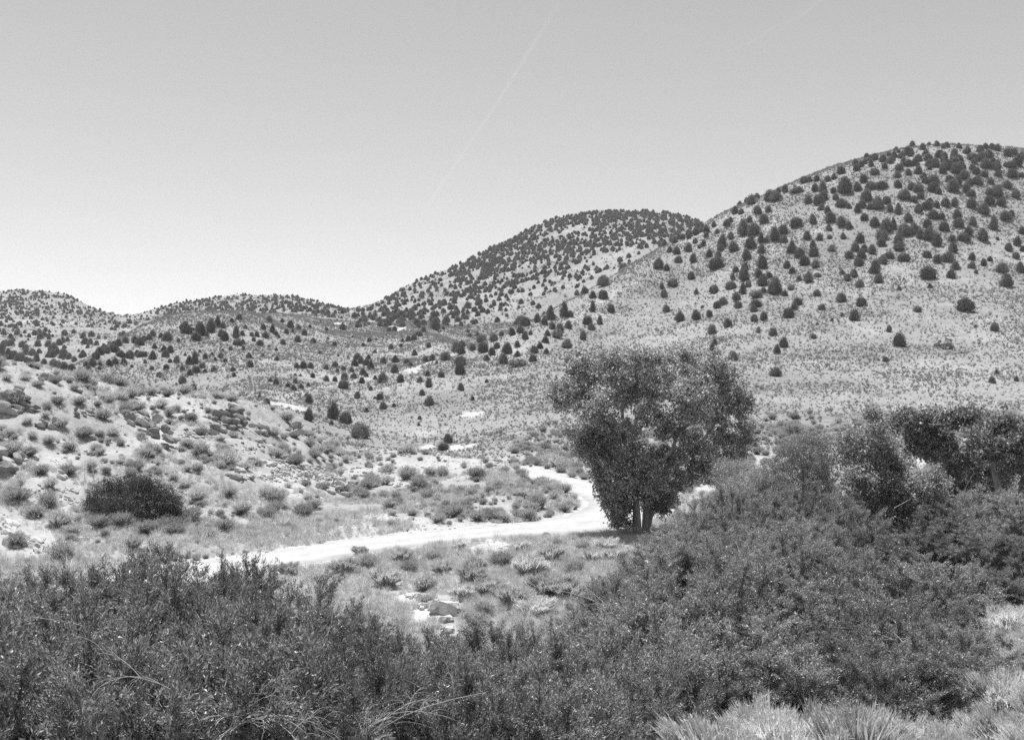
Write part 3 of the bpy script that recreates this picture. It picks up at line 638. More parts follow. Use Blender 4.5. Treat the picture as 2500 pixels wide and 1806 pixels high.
# ------------------------------------------------------------------ junipers: surveyed positions (x, base y, width, height in crop pixels)
JA = """1905,1155,120,100;1503,1375,85,85;2087,1278,55,60;1418,1468,38,36;2070,1600,45,55;2097,1545,30,35;2222,1588,35,35;748,1420,48,55;792,1380,55,65;722,1308,75,55;350,1295,78,60;365,1365,48,40;352,1403,55,50;445,1255,65,60;150,1220,65,68;248,1212,60,70;333,1195,52,50;65,1165,55,50;55,1070,50,55;108,1005,72,55;222,960,48,55;252,1052,42,35;360,1045,65,60;287,1140,20,25;378,1140,62,52;420,1118,58,58;500,1092,58,60;508,1137,60,55;540,1052,50,75;467,1020,75,50;573,1010,42,50;605,1160,58,40;610,1222,55,50;668,1215,52,62;615,1130,105,50;630,1072,80,50;665,1048,45,40;738,1052,95,120;798,1065,45,48;665,1000,70,75;635,950,60,60;700,955,40,45;545,970,75,80;555,905,60,50;495,920,45,48;655,895,75,85;560,840,65,70;655,800,60,60;590,770,75,75;478,790,60,70;415,765,65,85;465,710,45,50;333,825,48,55;370,895,105,70;235,855,50,60;205,790,50,65;145,858,45,50;132,805,45,50;68,905,40,45;20,895,60,65;90,795,40,40;270,770,25,25;312,680,48,55;297,755,40,40;245,740,35,40;310,705,40,40;380,680,30,40;360,640,35,40;440,640,50,50;462,612,40,40;400,790,50,50;385,830,45,50;540,690,80,100;600,690,90,80;670,615,70,65;625,560,60,60;695,550,55,40;580,610,40,45;530,560,35,35;490,560,50,50;730,725,75,85;790,735,38,65;650,735,45,60;685,735,40,55;790,680,85,65;862,640,80,65;840,800,60,80;885,830,85,70;920,873,70,60;990,888,60,50;845,928,50,42;810,893,55,55;945,978,65,62;883,972,38,48;965,618,48,60;1067,660,40,45;1080,610,85,70;1140,635,80,70;1187,650,45,55;1110,470,40,55;1142,515,70,60;1188,525,35,40;1095,430,35,45;1165,430,95,110;1240,415,50,55;1030,430,55,80;985,420,55,60;1000,500,80,65;1040,470,70,60;1058,555,45,55;1025,535,45,50;940,495,50,60;915,370,60,50;875,430,75,40;990,360,45,45;950,365,40,40;1060,360,40,45;1100,345,40,45;1145,315,70,50;800,430,60,55;760,430,45,35;735,480,90,70;700,480,70,80;590,500,70,60;560,480,35,40;625,470,40,45;520,510,45,30;935,715,55,60;1010,720,45,45;1073,712,28,32;1155,710,38,35;1260,735,55,60;1230,790,55,60;1190,835,60,55;1285,790,45,50;1335,805,55,60;1270,835,55,60;1250,880,75,60;970,770,50,55;980,820,65,60;1285,598,40,55;1390,755,60,60;1395,710,85,60;1350,635,60,60;1425,670,90,85;1465,650,45,75;1500,745,85,70;1503,780,75,60;1530,690,90,80;1590,680,70,70;1630,710,55,60;1555,605,60,60;1440,545,50,50;1495,560,50,80;1530,470,85,70;1370,530,70,80;1420,495,60,45;1300,480,70,80;1270,520,50,60;1245,550,50,55;1325,530,40,45;1715,590,75,60;1760,590,60,45;1670,530,80,60;1690,500,50,40;1730,520,55,45;1785,515,50,55;1845,515,60,60;1620,550,55,60;1675,640,55,55;1780,665,75,70;1830,795,75,65;1825,730,55,45;1690,720,85,85;1735,755,65,80;1900,725,95,60;1930,690,55,60;1870,640,90,65;1855,590,60,65;1950,630,55,65;1945,520,65,65;2020,560,85,80;2050,500,65,55;2010,725,90,80;2085,655,60,90;2150,595,85,55;2190,570,40,45;2125,505,60,50;2220,460,60,60;2110,450,90,70;2055,440,60,45;2165,400,50,50;1675,830,65,50;1735,860,75,60;1800,855,85,75;1440,835,75,50;1400,865,60,60;1525,850,85,60;1355,925,75,100;1375,980,80,60;1262,1010,65,55;1220,945,60,55;1180,970,60,50;1148,930,28,35;1670,958,120,80;1825,955,60,60;1845,900,55,55;1950,895,50,48;1950,845,50,50;2020,880,52,48;2058,850,35,35;2218,835,60,45;2172,785,70,55;2135,925,80,70;2160,1005,80,85;1973,927,35,32;2245,920,50,70;1690,1015,35,35;1500,1030,35,30;2105,720,25,25;2230,755,50,65;2255,680,35,70;2260,790,30,50;1142,1100,80,65;1262,1125,68,60;1228,1215,70,75;875,1120,65,50;855,1150,55,45;815,1198,75,65;995,1065,42,55;997,1243,20,20;1970,1258,22,25;1150,1190,25,30;1088,1220,22,25;1730,145,40,35;1792,152,42,35;1685,140,30,22;1645,165,55,35;1555,195,85,55;1520,215,50,40;1495,185,25,25;1435,205,30,35;1400,240,60,50;1350,230,60,40;1460,230,35,40;1325,270,45,60;1345,320,60,45;1410,280,45,40;1240,295,50,50;1265,270,45,40;1280,365,60,55;1505,290,55,50;1550,265,75,50;1485,335,55,45;1555,320,45,40;1620,310,55,45;1600,260,40,60;1680,230,60,50;1755,210,50,50;1720,270,60,60;1780,260,45,50;1835,200,40,50;1910,190,40,40;1840,260,80,60;1850,310,75,70;1770,310,50,50;1690,285,30,50;1650,340,40,35;1880,290,60,60;1900,345,60,60;1955,230,70,50;2000,230,60,60;2050,215,75,50;2030,160,55,30;2070,160,40,40;2108,172,45,45;2170,205,60,50;2205,200,60,55;2235,265,60,75;2180,275,55,50;2030,275,60,60;2095,290,65,60;1975,315,60,40;2025,330,70,50;2190,335,80,60;2110,330,50,40;2255,335,40,40;2065,375,45,45;1985,380,70,70;1930,380,60,50;1320,405,75,50;1400,400,100,50;1490,395,50,45;1575,410,50,50;1620,425,75,60;1660,370,45,55;1715,365,80,50;1710,420,70,70;1740,435,55,45;1835,420,90,80;1860,380,60,60;1810,365,60,50;1910,425,60,55;1945,450,60,45;1590,485,60,45;1630,465,55,35"""
JB = """1322,765,50,55;1395,825,30,38;1085,795,45,48;1128,740,65,60;1118,675,40,35;1200,682,48,40;1320,665,72,95;1320,600,85,50;845,712,65,70;952,715,50,58;845,600,50,52;920,590,45,50;918,655,55,65;715,720,48,45;597,750,72,52;690,810,50,48;825,820,45,50;845,880,60,55;767,762,30,30;795,695,28,30;795,815,18,25;742,897,30,38;912,865,22,35;540,940,95,105;620,970,80,75;390,950,70,85;528,975,28,38;388,845,50,60;370,805,35,30;1245,1088,70,60;1210,1138,90,55;1070,942,28,32;1065,980,25,25;1482,715,18,30;1750,725,18,22;1748,915,18,18;130,845,38,45;85,808,32,28;187,725,45,50;152,710,25,25;305,720,35,45;303,675,20,25;337,675,15,20;410,685,40,38;292,762,45,40;340,752,40,30;385,738,35,25;258,742,30,30;495,635,35,45;551,622,32,55;400,628,40,48;355,628,50,50;312,625,40,32;190,580,32,28;105,555,30,28;20,565,40,40;25,620,50,45;497,708,40,40;548,708,42,36;605,698,58,48;665,690,42,42;720,668,55,40;740,680,35,30;650,650,40,25;600,640,35,30;563,655,32,30;670,615,50,45;710,600,55,50;755,575,30,40;770,635,45,60;745,610,50,50;685,575,65,35;793,535,22,30;893,510,40,42;955,495,20,30;990,598,28,40;1015,615,30,35;1127,500,48,28;1038,548,36,40;1105,590,60,35;1150,580,60,40;1175,600,22,25;1230,578,85,60;1290,525,80,75;1320,540,70,75;1330,495,50,40;1365,408,20,30;1378,435,26,30;1425,430,30,35;1397,515,60,50;1455,530,75,70;1455,470,80,60;1515,545,55,50;1525,460,75,55;1575,430,40,40;1545,505,50,45;1610,535,75,75;1480,580,45,45;1670,495,45,40;1672,555,38,38;1637,425,50,50;1690,355,80,60;1725,370,70,60;1720,450,50,60;1690,410,50,50;1752,420,30,30;1810,505,40,50;1770,535,60,60;1770,585,45,50;1850,540,32,45;1845,470,50,48;1855,425,40,40;1840,360,50,60;1795,345,50,60;1875,330,60,85;1885,385,60,40;1930,400,70,60;1985,380,40,60;1960,310,65,110;1997,310,35,50;2075,450,52,60;2055,560,40,50;1990,620,95,70;2100,355,65,55;2125,390,45,50;2180,355,45,60;2135,280,40,70;2200,200,75,60;2135,195,40,60;2085,170,50,50;2200,120,85,80;2250,280,35,70;2127,80,22,35;2080,100,22,28;2037,162,18,22;597,390,50,45;540,370,16,25;562,335,16,20;645,355,14,14;705,345,40,30;670,320,30,60;720,305,30,22;790,318,15,20;765,300,25,22;875,305,35,30;885,405,40,35;915,402,40,42;960,368,30,22;963,350,30,20;1050,362,60,40;955,310,60,50;1095,408,38,45;1075,430,35,35;1165,390,70,75;1155,320,42,45;1215,388,28,22;1235,345,60,40;1308,340,30,40;1415,350,32,35;1460,285,45,35;1490,290,30,35;1525,265,15,15;1600,275,22,30;1607,310,28,20;1700,270,12,12;1615,245,15,18;1365,258,45,50;1290,305,35,45;1260,265,40,45;1215,290,45,40;1285,230,40,40;1220,240,40,50;1100,280,30,45;1040,270,50,35;1400,280,28,30;1160,260,30,30;1035,455,50,45;1000,460,45,28;965,465,25,30;1060,425,35,25;805,455,14,18;760,465,25,35;723,493,28,28;657,440,16,20;655,410,12,12;612,480,16,14;568,555,22,18;545,490,30,35;505,450,22,20;495,395,28,25;498,412,20,15;520,548,12,10;630,568,18,18;458,540,20,28;415,473,40,42;360,425,35,48;320,465,35,50;230,480,38,38;187,520,26,22;143,498,24,18;65,520,20,16;90,488,60,45;48,460,35,28;120,440,42,48;70,432,40,40;38,430,35,35;165,410,45,60;185,425,35,35;250,415,38,40;290,410,28,24;325,392,40,32;275,380,50,55;395,378,28,22;225,345,28,30;145,345,60,40;108,390,40,40;460,345,20,20;200,440,22,25"""
JC = """1205,455,60,60;1235,420,80,80;1275,430,40,35;1225,395,50,50;1300,400,80,90;1340,370,40,70;1375,380,45,40;1380,455,60,60;1360,430,50,45;1455,440,50,90;1490,425,35,35;1510,385,20,40;1425,345,30,35;1470,330,40,50;1140,410,60,80;1160,415,50,60;1125,385,40,50;1185,395,20,30;1095,465,35,28;1030,455,55,60;990,440,35,40;940,430,40,50;915,450,40,40;860,485,60,60;885,460,50,45;830,470,50,40;940,570,45,60;950,505,40,30;1010,525,45,45;1050,530,50,45;1020,555,60,40;1090,590,40,60;895,555,35,40;870,555,60,45;800,565,60,55;740,555,70,45;720,530,35,45;845,550,40,50;760,605,50,40;710,600,45,50;670,612,45,50;615,610,30,30;610,635,30,25;565,615,60,60;530,620,40,40;545,640,50,30;810,620,22,22;893,595,22,30;935,638,32,28;1020,635,40,38;1048,592,30,25;1120,642,38,38;980,678,38,35;1015,700,18,15;1165,670,50,40;1205,655,70,55;1200,600,50,80;1165,605,45,65;1265,568,45,40;1305,548,26,24;1230,528,22,22;1140,550,24,25;1315,648,55,35;1262,655,35,25;1120,718,60,48;1085,730,15,22;1187,762,48,42;1358,563,40,35;1385,590,38,22;1325,582,25,28;1370,525,24,22;1420,515,32,28;1440,678,35,30;1432,645,35,38;1278,690,10,10;1460,485,70,45;1495,480,40,40;1498,515,30,30;25,490,50,30;10,545,40,80;50,570,50,70;90,570,60,60;130,580,60,60;165,590,40,40;185,605,40,50;225,585,50,70;270,600,45,40;310,515,35,28;240,535,30,35;340,545,26,24;375,545,25,25;400,550,28,25;290,560,35,25;350,640,80,70;395,640,50,60;440,640,50,50;330,610,50,50;455,585,40,30;390,575,25,18;430,550,18,18;395,505,35,25;485,525,20,18;510,560,60,40;540,505,35,25;300,448,28,22;415,460,35,25;590,570,60,50;610,545,60,60;650,530,70,50;690,525,60,50;640,510,50,40;700,500,60,40;730,490,60,40;770,470,50,40;130,435,26,20;160,470,20,18;175,455,20,15"""
JG = [(1894, 917, 34, 24), (1853, 812, 13, 16), (1616, 704, 14, 16), (1789, 683, 16, 20), (1928, 707, 22, 16), (1996, 676, 20, 12), (2033, 613, 24, 20), (2007, 756, 20, 18), (2171, 810, 14, 18), (1983, 826, 18, 16), (2237, 760, 26, 16), (1789, 880, 30, 28),
      (1025, 933, 18, 18), (1048, 989, 26, 26), (878, 1068, 50, 38), (1228, 888, 30, 30), (1362, 823, 28, 22), (1384, 848, 30, 22), (1265, 893, 44, 18), (494, 898, 18, 14)]
trees = []
for s, (ox, oy) in ((JA, (1600, 300)), (JB, (600, 650)), (JC, (0, 650))):
    for q in s.split(";"):
        a = [float(v) * .3968 for v in q.split(",")]; trees.append((ox + a[0], oy + a[1], a[2], a[3], 0))
trees += [(*g, 1) for g in JG]
trees.sort(key=lambda t: -t[2] * t[3])
jr0 = np.random.default_rng(15)
pl = []                                                   # (px, py, w, h, grey, x, d, z, sx, sz)
for (px, py, w, h, g) in trees:
    dmin = 215 if (px < 200 and py > 830) else (150 if py > 880 else 200)
    x, d, z = cast(px, py, dmin)
    pl.append((px, py, w, h, g, x, d, z, w * d / FPX * .95 * jr0.uniform(.88, 1.1), h * d / FPX * .97 * jr0.uniform(.88, 1.1)))
def where(px, py, d):
    if px > 1480 and d < 620:
        crest = np.interp(px, [1480, 1600, 1720, 1850, 2060, 2300, 2500], [680, 612, 550, 485, 405, 358, 370])
        f = (py - crest) / (950 - crest)
        s = "left shoulder" if px < 1800 else ("middle" if px < 2150 else "right side")
        return ("along the crest" if f < .06 else "high" if f < .3 else "halfway up" if f < .58 else "low") + " on the right hill's " + s
    if px < 230: return "in the dark row behind the left bank"
    if px < 620 and py < 800: return "on top of the left knoll"
    if px < 400: return "on the left knoll's dark edge"
    if px < 620: return "on the left knoll's open slope"
    if py < 790: return "on the upper slope of the central hill" if px > 900 else "near the saddle left of the central hill"
    if px > 1080: return "on the ridge left of the cottonwood top" if py > 790 else "on the central hill's right side"
    return "by the pale hillside track" if py > 880 else "on the slope above the hillside track"
JN = 300; items = []; jr = np.random.default_rng(5)
conv = {'cone': 'pointed', 'dome': 'domed', 'round': 'rounded'}
small_pts = []; protoJ = {}
for i, (px, py, w, h, g, x, d, z, sx, sz) in enumerate(pl):
    asp = h / w
    cand = JUNG if g else [j for j in JUN if j[0] == ('cone' if asp > 1.32 else 'round' if asp < .98 else 'dome')]
    kind, me = cand[jr.integers(0, len(cand))]
    rz = jr.uniform(0, 6.28)
    if i < JN or g:
        if i < 190:
            o = thing("juniper_tree", None, "juniper tree", (x, d, z), rz, "junipers on the hillsides", (sx, sx, sz))
            c = obj("crown", me, o); obj("trunk", JTRUNK, o)
        else:
            o = obj("juniper_tree", me, None, (x, d, z), (0, 0, rz), (sx, sx, sz)); tag(o, None, "juniper tree", "junipers on the hillsides"); c = o
        if not g: protoJ.setdefault(me.name, c)
        size = "large" if w * h > 620 else ("small" if w * h < 330 else "")
        desc = (size + " " + ("pale grey " if g else "dark ") + conv[kind] + " juniper").strip()
        items.append(dict(o=o, desc=desc, where=where(px, py, d), px=px))
    else: small_pts.append((x, d, z, (sx + sz) / 2, rz))
auto_labels(items)
# far juniper woodland: random within the hills' wooded parts
def wood(n, pxr, pyr, dens, hm, dmin=330):
    out = []; r = np.random.default_rng(n)
    k = 0
    while len(out) < n and k < n * 12:
        k += 1; px = r.uniform(*pxr); py = r.uniform(*pyr)
        if r.random() > dens(px, py): continue
        d, hit = cast_all(px, py, dmin); u = (px - CX) / FPX
        if not hit: continue
        x = u * d
        if fbm(np.array([x]), np.array([d]), 30, 2, 99)[0] < r.uniform(-.8, .15): continue
        out.append((x, d, hgt(x, d), r.uniform(*hm), r.uniform(0, 6.28)))
    return out
def crest_c(px): return float(np.interp(px, [860, 1000, 1150, 1300, 1450, 1600, 1720], [757, 700, 635, 557, 518, 522, 548]))
far = wood(2300, (870, 1720), (505, 800), lambda a, b: max(.06, 1 - ((b - crest_c(a)) / 190)) ** 1.3 * (.35 + .65 * (a > 1100)), (1.4, 3.0), 440)
far += wood(620, (-40, 320), (705, 800), lambda a, b: 1.0 if b < 770 else .4, (1.2, 2.8), 500)
far += wood(620, (320, 860), (715, 785), lambda a, b: 1.0 if b < 760 else .5, (1.2, 2.8), 540)
far += wood(110, (-40, 380), (790, 880), lambda a, b: .6, (2, 4), 480)
far += wood(60, (1650, 2520), (345, 420), lambda a, b: .6, (2.0, 3.4), 300)
AL = small_pts + far; AL = np.array(AL)
pj = list(protoJ.values())
nrm = np.ones(len(AL))
scatter("distant_juniper_woodland", "far dark junipers dotted over the distant hills", "juniper woodland", AL[:, :3] - [0, 0, .1], AL[:, 3] * nrm, AL[:, 4], jr.integers(0, len(pj), len(AL)), pj)
# ------------------------------------------------------------------ broadleaf trees: trunks, limbs and leafy masses at surveyed places
def wpt(px, py, D): return np.array([(px - CX) / FPX * D, D, CAMZ + D * (CY - py) / FPX])
def leaf_cloud(blobs, D, depth, n, L, seed, holes=(), clump=.35, W=.8, spray=52):
    """blobs (px, py, rx, ry[, dy]) in photo pixels at distance D -> leaf quads gathered in many small sprays"""
    r = np.random.default_rng(seed); px2m = D / FPX
    ar = np.array([b[2] * b[3] for b in blobs], float); ar /= ar.sum()
    PP, AA, LLs = [], [], []
    for b, f in zip(blobs, ar):
        c = wpt(b[0], b[1], D); dy = b[4] if len(b) > 4 else r.uniform(-.6, .6) * depth
        c = c + [0, dy, 0]; rx, rz = b[2] * px2m, b[3] * px2m; ry = .5 * (rx + rz)
        m = max(int(n * f), 20); ns = max(m // spray, 4)
        v = unit(r.normal(size=(ns, 3))); q = r.random(ns) ** (1 / 2.6)
        sc_ = c + v * q[:, None] * np.array([rx, ry, rz]) * (1 + .2 * r.normal(size=(ns, 1)))
        k = r.integers(0, ns, m)
        p = sc_[k] + r.normal(0, clump * .5, (m, 3)) * [1, 1, .8]
        PP.append(p); AA.append(v[k] * .7 + r.normal(0, .8, (m, 3)) + [0, 0, -.1]); LLs.append(r.uniform(.7, 1.25, m) * L)
    PP = np.concatenate(PP); AA = np.concatenate(AA); LLs = np.concatenate(LLs)
    keep = np.ones(len(PP), bool)
    sx = CX + FPX * PP[:, 0] / PP[:, 1]; sy = CY - FPX * (PP[:, 2] - CAMZ) / PP[:, 1]
    for (hx, hy, hrx, hry) in holes: keep &= ((sx - hx) / hrx) ** 2 + ((sy - hy) / hry) ** 2 > r.uniform(.6, 1.1, len(PP))
    PP, AA, LLs = PP[keep], AA[keep], LLs[keep]
    return leaves(PP, AA, LLs, LLs * W, r, .15)
def limb(pts, D, r0, r1, n=8, rough=.04, seed=0):
    r = np.random.default_rng(seed)
    W = np.array([wpt(p[0], p[1], D + (p[2] if len(p) > 2 else 0)) for p in pts]); s = np.arange(len(W)); t = np.linspace(0, len(W) - 1, 4 * len(W))
    Q = np.stack([pchip(s, W[:, k], t) for k in range(3)], 1)
    V, F = tube(Q, np.linspace(r0, r1, len(Q)) ** 1.0, n)
    V = V + r.normal(0, rough * r0, V.shape)
    return V, F
def broadleaf(label, name, base, D, trunks, limbs, blobs, depth, n, L, mat, seed, holes=(), W=.8, clump=.35, cat="tree", group=None, bark='bark', twig_n=120, spray=52):
    b = wpt(base[0], base[1], D); b[2] = hgt(b[0], b[1])
    o = thing(name, label, cat, b, 0, group)
    for i, (pts, r0, r1) in enumerate(trunks):
        V, F = limb(pts, D, r0, r1, 10, .05, seed + i); V[:10] -= [0, 0, .5]
        t = obj("trunk", mesh_np("trunk", V - b, F, M[bark], True), o)
    if limbs:
        L_ = [limb(pts, D, r0, r1, 6, .05, seed + 30 + i) for i, (pts, r0, r1) in enumerate(limbs)]
        obj("limbs", mesh_np("limbs", *[join(L_)[0] - b, join(L_)[1]], M[bark], True), o)
    V, F = leaf_cloud(blobs, D, depth, n, L, seed, holes, clump, W, spray)
    cr = obj("crown", mesh_np("crown", V - b, F, M[mat]), o)
    r = np.random.default_rng(seed + 5)                    # fine twigs inside the crown
    if twig_n:
        k = r.integers(0, len(blobs), twig_n); B = np.array([wpt(*[blobs[i][0] + r.normal(0, .5) * blobs[i][2], blobs[i][1] + r.normal(0, .5) * blobs[i][3]], D + r.normal(0, depth * .5)) for i in k])
        A = unit(r.normal(size=(twig_n, 3)) + [0, 0, .8]) * r.uniform(.5, 1.6, (twig_n, 1))
        V, F = ribbon(B, B + A, .03, .012, r); obj("twigs", mesh_np("twigs", V - b, F, M['bark']), cr)
    return o
def Z3(L):  # crop 3 coordinates -> photo pixels
    return [(1250 + a[0] * .3663, 800 + a[1] * .3663, *[v * .3663 for v in a[2:4]], *a[4:]) for a in L]
CB = Z3([(330, 450, 110, 110, -1), (290, 400, 60, 70, 1), (520, 290, 140, 130, 1), (430, 250, 70, 80, 0), (560, 540, 150, 130, -2), (480, 480, 90, 110, 0), (740, 250, 150, 110, 2), (640, 220, 90, 70, -1), (880, 210, 140, 80, -1), (860, 160, 50, 40, 0), (1080, 240, 150, 100, 2),
         (1150, 180, 70, 50, 0), (1290, 270, 150, 110, -1), (1240, 190, 60, 45, 1), (1430, 380, 110, 150, 0), (1440, 270, 60, 60, 1), (1530, 520, 85, 95, 0), (1570, 470, 40, 50, 0), (900, 420, 180, 150, 3), (760, 430, 150, 120, 2), (1150, 480, 170, 160, -2.5), (1340, 560, 160, 140, 2),
         (1100, 640, 110, 90, -1), (480, 740, 120, 80, 0), (400, 700, 60, 60, 1), (440, 820, 60, 45, -1), (580, 800, 90, 80, 1), (540, 860, 40, 40, 0), (680, 930, 110, 100, -1), (700, 800, 100, 110, 2.5), (640, 1030, 70, 80, 1), (700, 1080, 90, 80, -1), (680, 1180, 65, 60, 0), (730, 1240, 70, 70, .5),
         (700, 1290, 45, 30, 0), (770, 1150, 70, 90, 1.5), (880, 1000, 110, 100, -2), (900, 860, 80, 70, 0), (980, 1110, 70, 70, 1), (960, 1190, 60, 45, 1), (1080, 880, 110, 110, 2), (1230, 820, 130, 130, 0), (1330, 900, 70, 110, -1), (1250, 960, 100, 70, 0), (1120, 1000, 60, 40, 1), (1340, 1030, 30, 40, 0),
         (1550, 740, 80, 90, 0), (1600, 700, 45, 60, 1), (1450, 740, 100, 90, 1.5), (1530, 830, 40, 50, 0), (1430, 830, 70, 60, -1), (1200, 1040, 40, 22, 0), (600, 640, 80, 60, -1), (800, 900, 120, 90, -1.5), (760, 1000, 110, 90, -1.5), (860, 1090, 90, 70, -1.2), (960, 960, 100, 80, -1), (820, 800, 90, 70, -1), (1010, 850, 90, 70, 1), (770, 640, 80, 80, -1.5), (900, 560, 120, 90, -2), (690, 1160, 80, 80, -.8), (930, 1240, 50, 40, 2), (640, 700, 100, 80, -.5), (540, 790, 110, 70, 0), (620, 880, 90, 80, 0), (560, 890, 50, 45, 0), (720, 720, 90, 80, 1), (980, 330, 120, 70, 0), (1120, 370, 110, 70, -1), (1010, 700, 70, 50, -1), (680, 330, 110, 80, -1.5), (700, 1225, 80, 70, -.4), (740, 1290, 55, 35, -.3), (650, 1150, 60, 50, 0), (985, 1180, 60, 60, .5), (1000, 1120, 55, 50, .5), (760, 1210, 50, 60, .8), (1000, 1230, 40, 30, .6), (560, 960, 60, 60, 0), (590, 1040, 50, 60, .3), (620, 1110, 55, 50, .5), (1100, 1060, 60, 40, .5), (1060, 1130, 50, 50, .6), (1040, 1200, 40, 40, .6)])
def z3(*p): return [(1250 + a * .3663, 800 + b * .3663, *c) for a, b, *c in p]
broadleaf("big dark leafy cottonwood with forked pale trunks beside the road bend", "cottonwood_tree", (1556, 1308), 75.0,
    [(z3((842, 1390, 0), (835, 1240, 0), (825, 1120, 0), (800, 950, .3), (760, 780, .6), (735, 560, 1), (770, 380, 1)), .27, .07),
     (z3((885, 1340, .8), (895, 1200, .8), (905, 1080, 1), (960, 930, .5), (1060, 820, 0), (1110, 680, -.3), (1180, 470, -1)), .24, .07),
     (z3((905, 1330, 1.5), (930, 1220, 1.6), (960, 1100, 1.8), (1010, 960, 2), (1100, 880, 2.5), (1230, 800, 2), (1350, 640, 1)), .22, .07),
     (z3((812, 1360, .4), (812, 1300, .4), (815, 1180, .5), (790, 1000, 1)), .15, .06)],
    [(z3((800, 780, .4), (830, 720, .2), (880, 620, 0), (930, 420, -1)), .16, .04), (z3((760, 780, .6), (660, 660, 0), (560, 540, -1), (420, 450, -1)), .13, .03), (z3((800, 940, .3), (700, 850, 0), (560, 760, -.5), (430, 740, 0)), .11, .03),
     (z3((1090, 880, 2.4), (1050, 960, 1), (1130, 965, 0), (1240, 940, 0)), .08, .02), (z3((1110, 690, -.3), (1250, 600, -1), (1400, 500, 0), (1520, 520, 0)), .12, .03), (z3((1055, 1010, 0), (1075, 1050, -.5), (1110, 1090, -.7), (1085, 1180, -.9)), .03, .008), (z3((1180, 650, -.4), (1300, 420, 0), (1300, 300, 0)), .1, .03),
     (z3((840, 1360, -.3), (900, 1370, -.8), (960, 1400, -1.4)), .05, .02)],
    CB, 4.0, 104000, .165, 'cotton', 101, holes=[(1250 + 930 * .3663, 800 + 745 * .3663, 24, 11), (1250 + 800 * .3663, 800 + 600 * .3663, 9, 14), (1250 + 1180 * .3663, 800 + 660 * .3663, 10, 10), (1250 + 1060 * .3663, 800 + 770 * .3663, 10, 14)], cat="cottonwood tree", spray=38)
def z5(L): return [(1600 + a[0] * .3968, 900 + a[1] * .3968, *[v * .3968 for v in a[2:4]], *a[4:]) for a in L]
def z5p(*p): return [(1600 + a * .3968, 900 + b * .3968, *c) for a, b, *c in p]
broadleaf("dark broad cottonwood filling the right edge beyond the willows", "cottonwood_tree", (2440, 1330), 64.0,
    [(z5p((2130, 1000, 0), (2120, 800, 0), (2080, 620, .5), (2000, 450, 1)), .28, .08), (z5p((2230, 1000, 1), (2240, 800, 1), (2270, 600, 1)), .24, .08)],
    [(z5p((1890, 900, 0), (1900, 760, 0), (1960, 640, 0)), .05, .02), (z5p((2120, 900, -1), (2180, 780, -1.5), (2240, 730, -2)), .06, .02), (z5p((2110, 900, -1), (2040, 800, -1.6), (2000, 760, -2)), .05, .02), (z5p((2120, 920, -1), (2130, 820, -1.8), (2080, 760, -2)), .05, .02)],
    z5([(1560, 330, 80, 70), (1500, 340, 40, 50), (1640, 300, 60, 50), (1700, 360, 110, 90), (1850, 330, 120, 80), (1980, 300, 110, 70), (2100, 350, 110, 90), (2200, 400, 100, 90), (1800, 480, 140, 110), (1980, 450, 150, 120), (2150, 520, 140, 130), (2280, 500, 80, 130), (1950, 600, 110, 80, 2), (2100, 640, 130, 80, 3),
        (2250, 700, 100, 120, 3), (1900, 700, 80, 80, 3), (2050, 800, 110, 90, 4), (2220, 860, 80, 80, 4), (1660, 480, 100, 90), (1980, 760, 80, 70, 4), (2120, 740, 90, 70, 5), (2260, 800, 70, 90, 5), (2150, 880, 90, 70, 5), (2200, 940, 100, 70, 1), (2080, 900, 90, 60, 1), (2270, 880, 60, 100, 0), (2270, 700, 60, 90, -1)]), 3.0, 50000, .16, 'cotton', 131, cat="cottonwood tree")
broadleaf("lighter cottonwood with a narrow top in front of the dark right tree", "cottonwood_tree", (2110, 1385), 57.0,
    [(z5p((1230, 1150, 0), (1235, 1020, 0), (1260, 860, .2), (1290, 700, .4), (1320, 500, .5), (1350, 330, .5)), .2, .04), (z5p((1240, 1100, .5), (1300, 950, .8), (1420, 830, 1), (1530, 790, 1)), .1, .03)],
    [(z5p((1300, 650, .3), (1200, 560, 0), (1130, 420, 0)), .06, .02), (z5p((1300, 650, .4), (1400, 560, 0), (1480, 480, 0)), .06, .02)],
    z5([(1360, 290, 60, 70), (1340, 380, 70, 60), (1150, 400, 40, 50), (1240, 420, 80, 60), (1420, 460, 80, 70), (1200, 520, 110, 80), (1350, 560, 120, 90), (1500, 600, 110, 100), (1180, 660, 120, 80), (1320, 720, 130, 90), (1480, 740, 120, 90), (1640, 700, 110, 90), (1240, 840, 120, 80), (1400, 860, 130, 90), (1560, 860, 110, 90),
        (1700, 800, 100, 80), (1300, 960, 90, 70), (1480, 1000, 110, 90), (1620, 980, 90, 80), (1700, 1100, 80, 90), (1560, 1100, 70, 70), (1760, 950, 70, 70), (1250, 1000, 60, 50), (1340, 1060, 90, 60), (1450, 1130, 100, 70), (1590, 1180, 100, 70), (1700, 1210, 80, 70), (1220, 1100, 60, 50, 1), (1640, 1070, 80, 70), (1230, 1000, 70, 60, -1), (1250, 1090, 70, 50, -1), (1330, 900, 80, 70, -1.5)]), 2.5, 56000, .13, 'cotton_pale', 151, W=.75, cat="cottonwood tree")
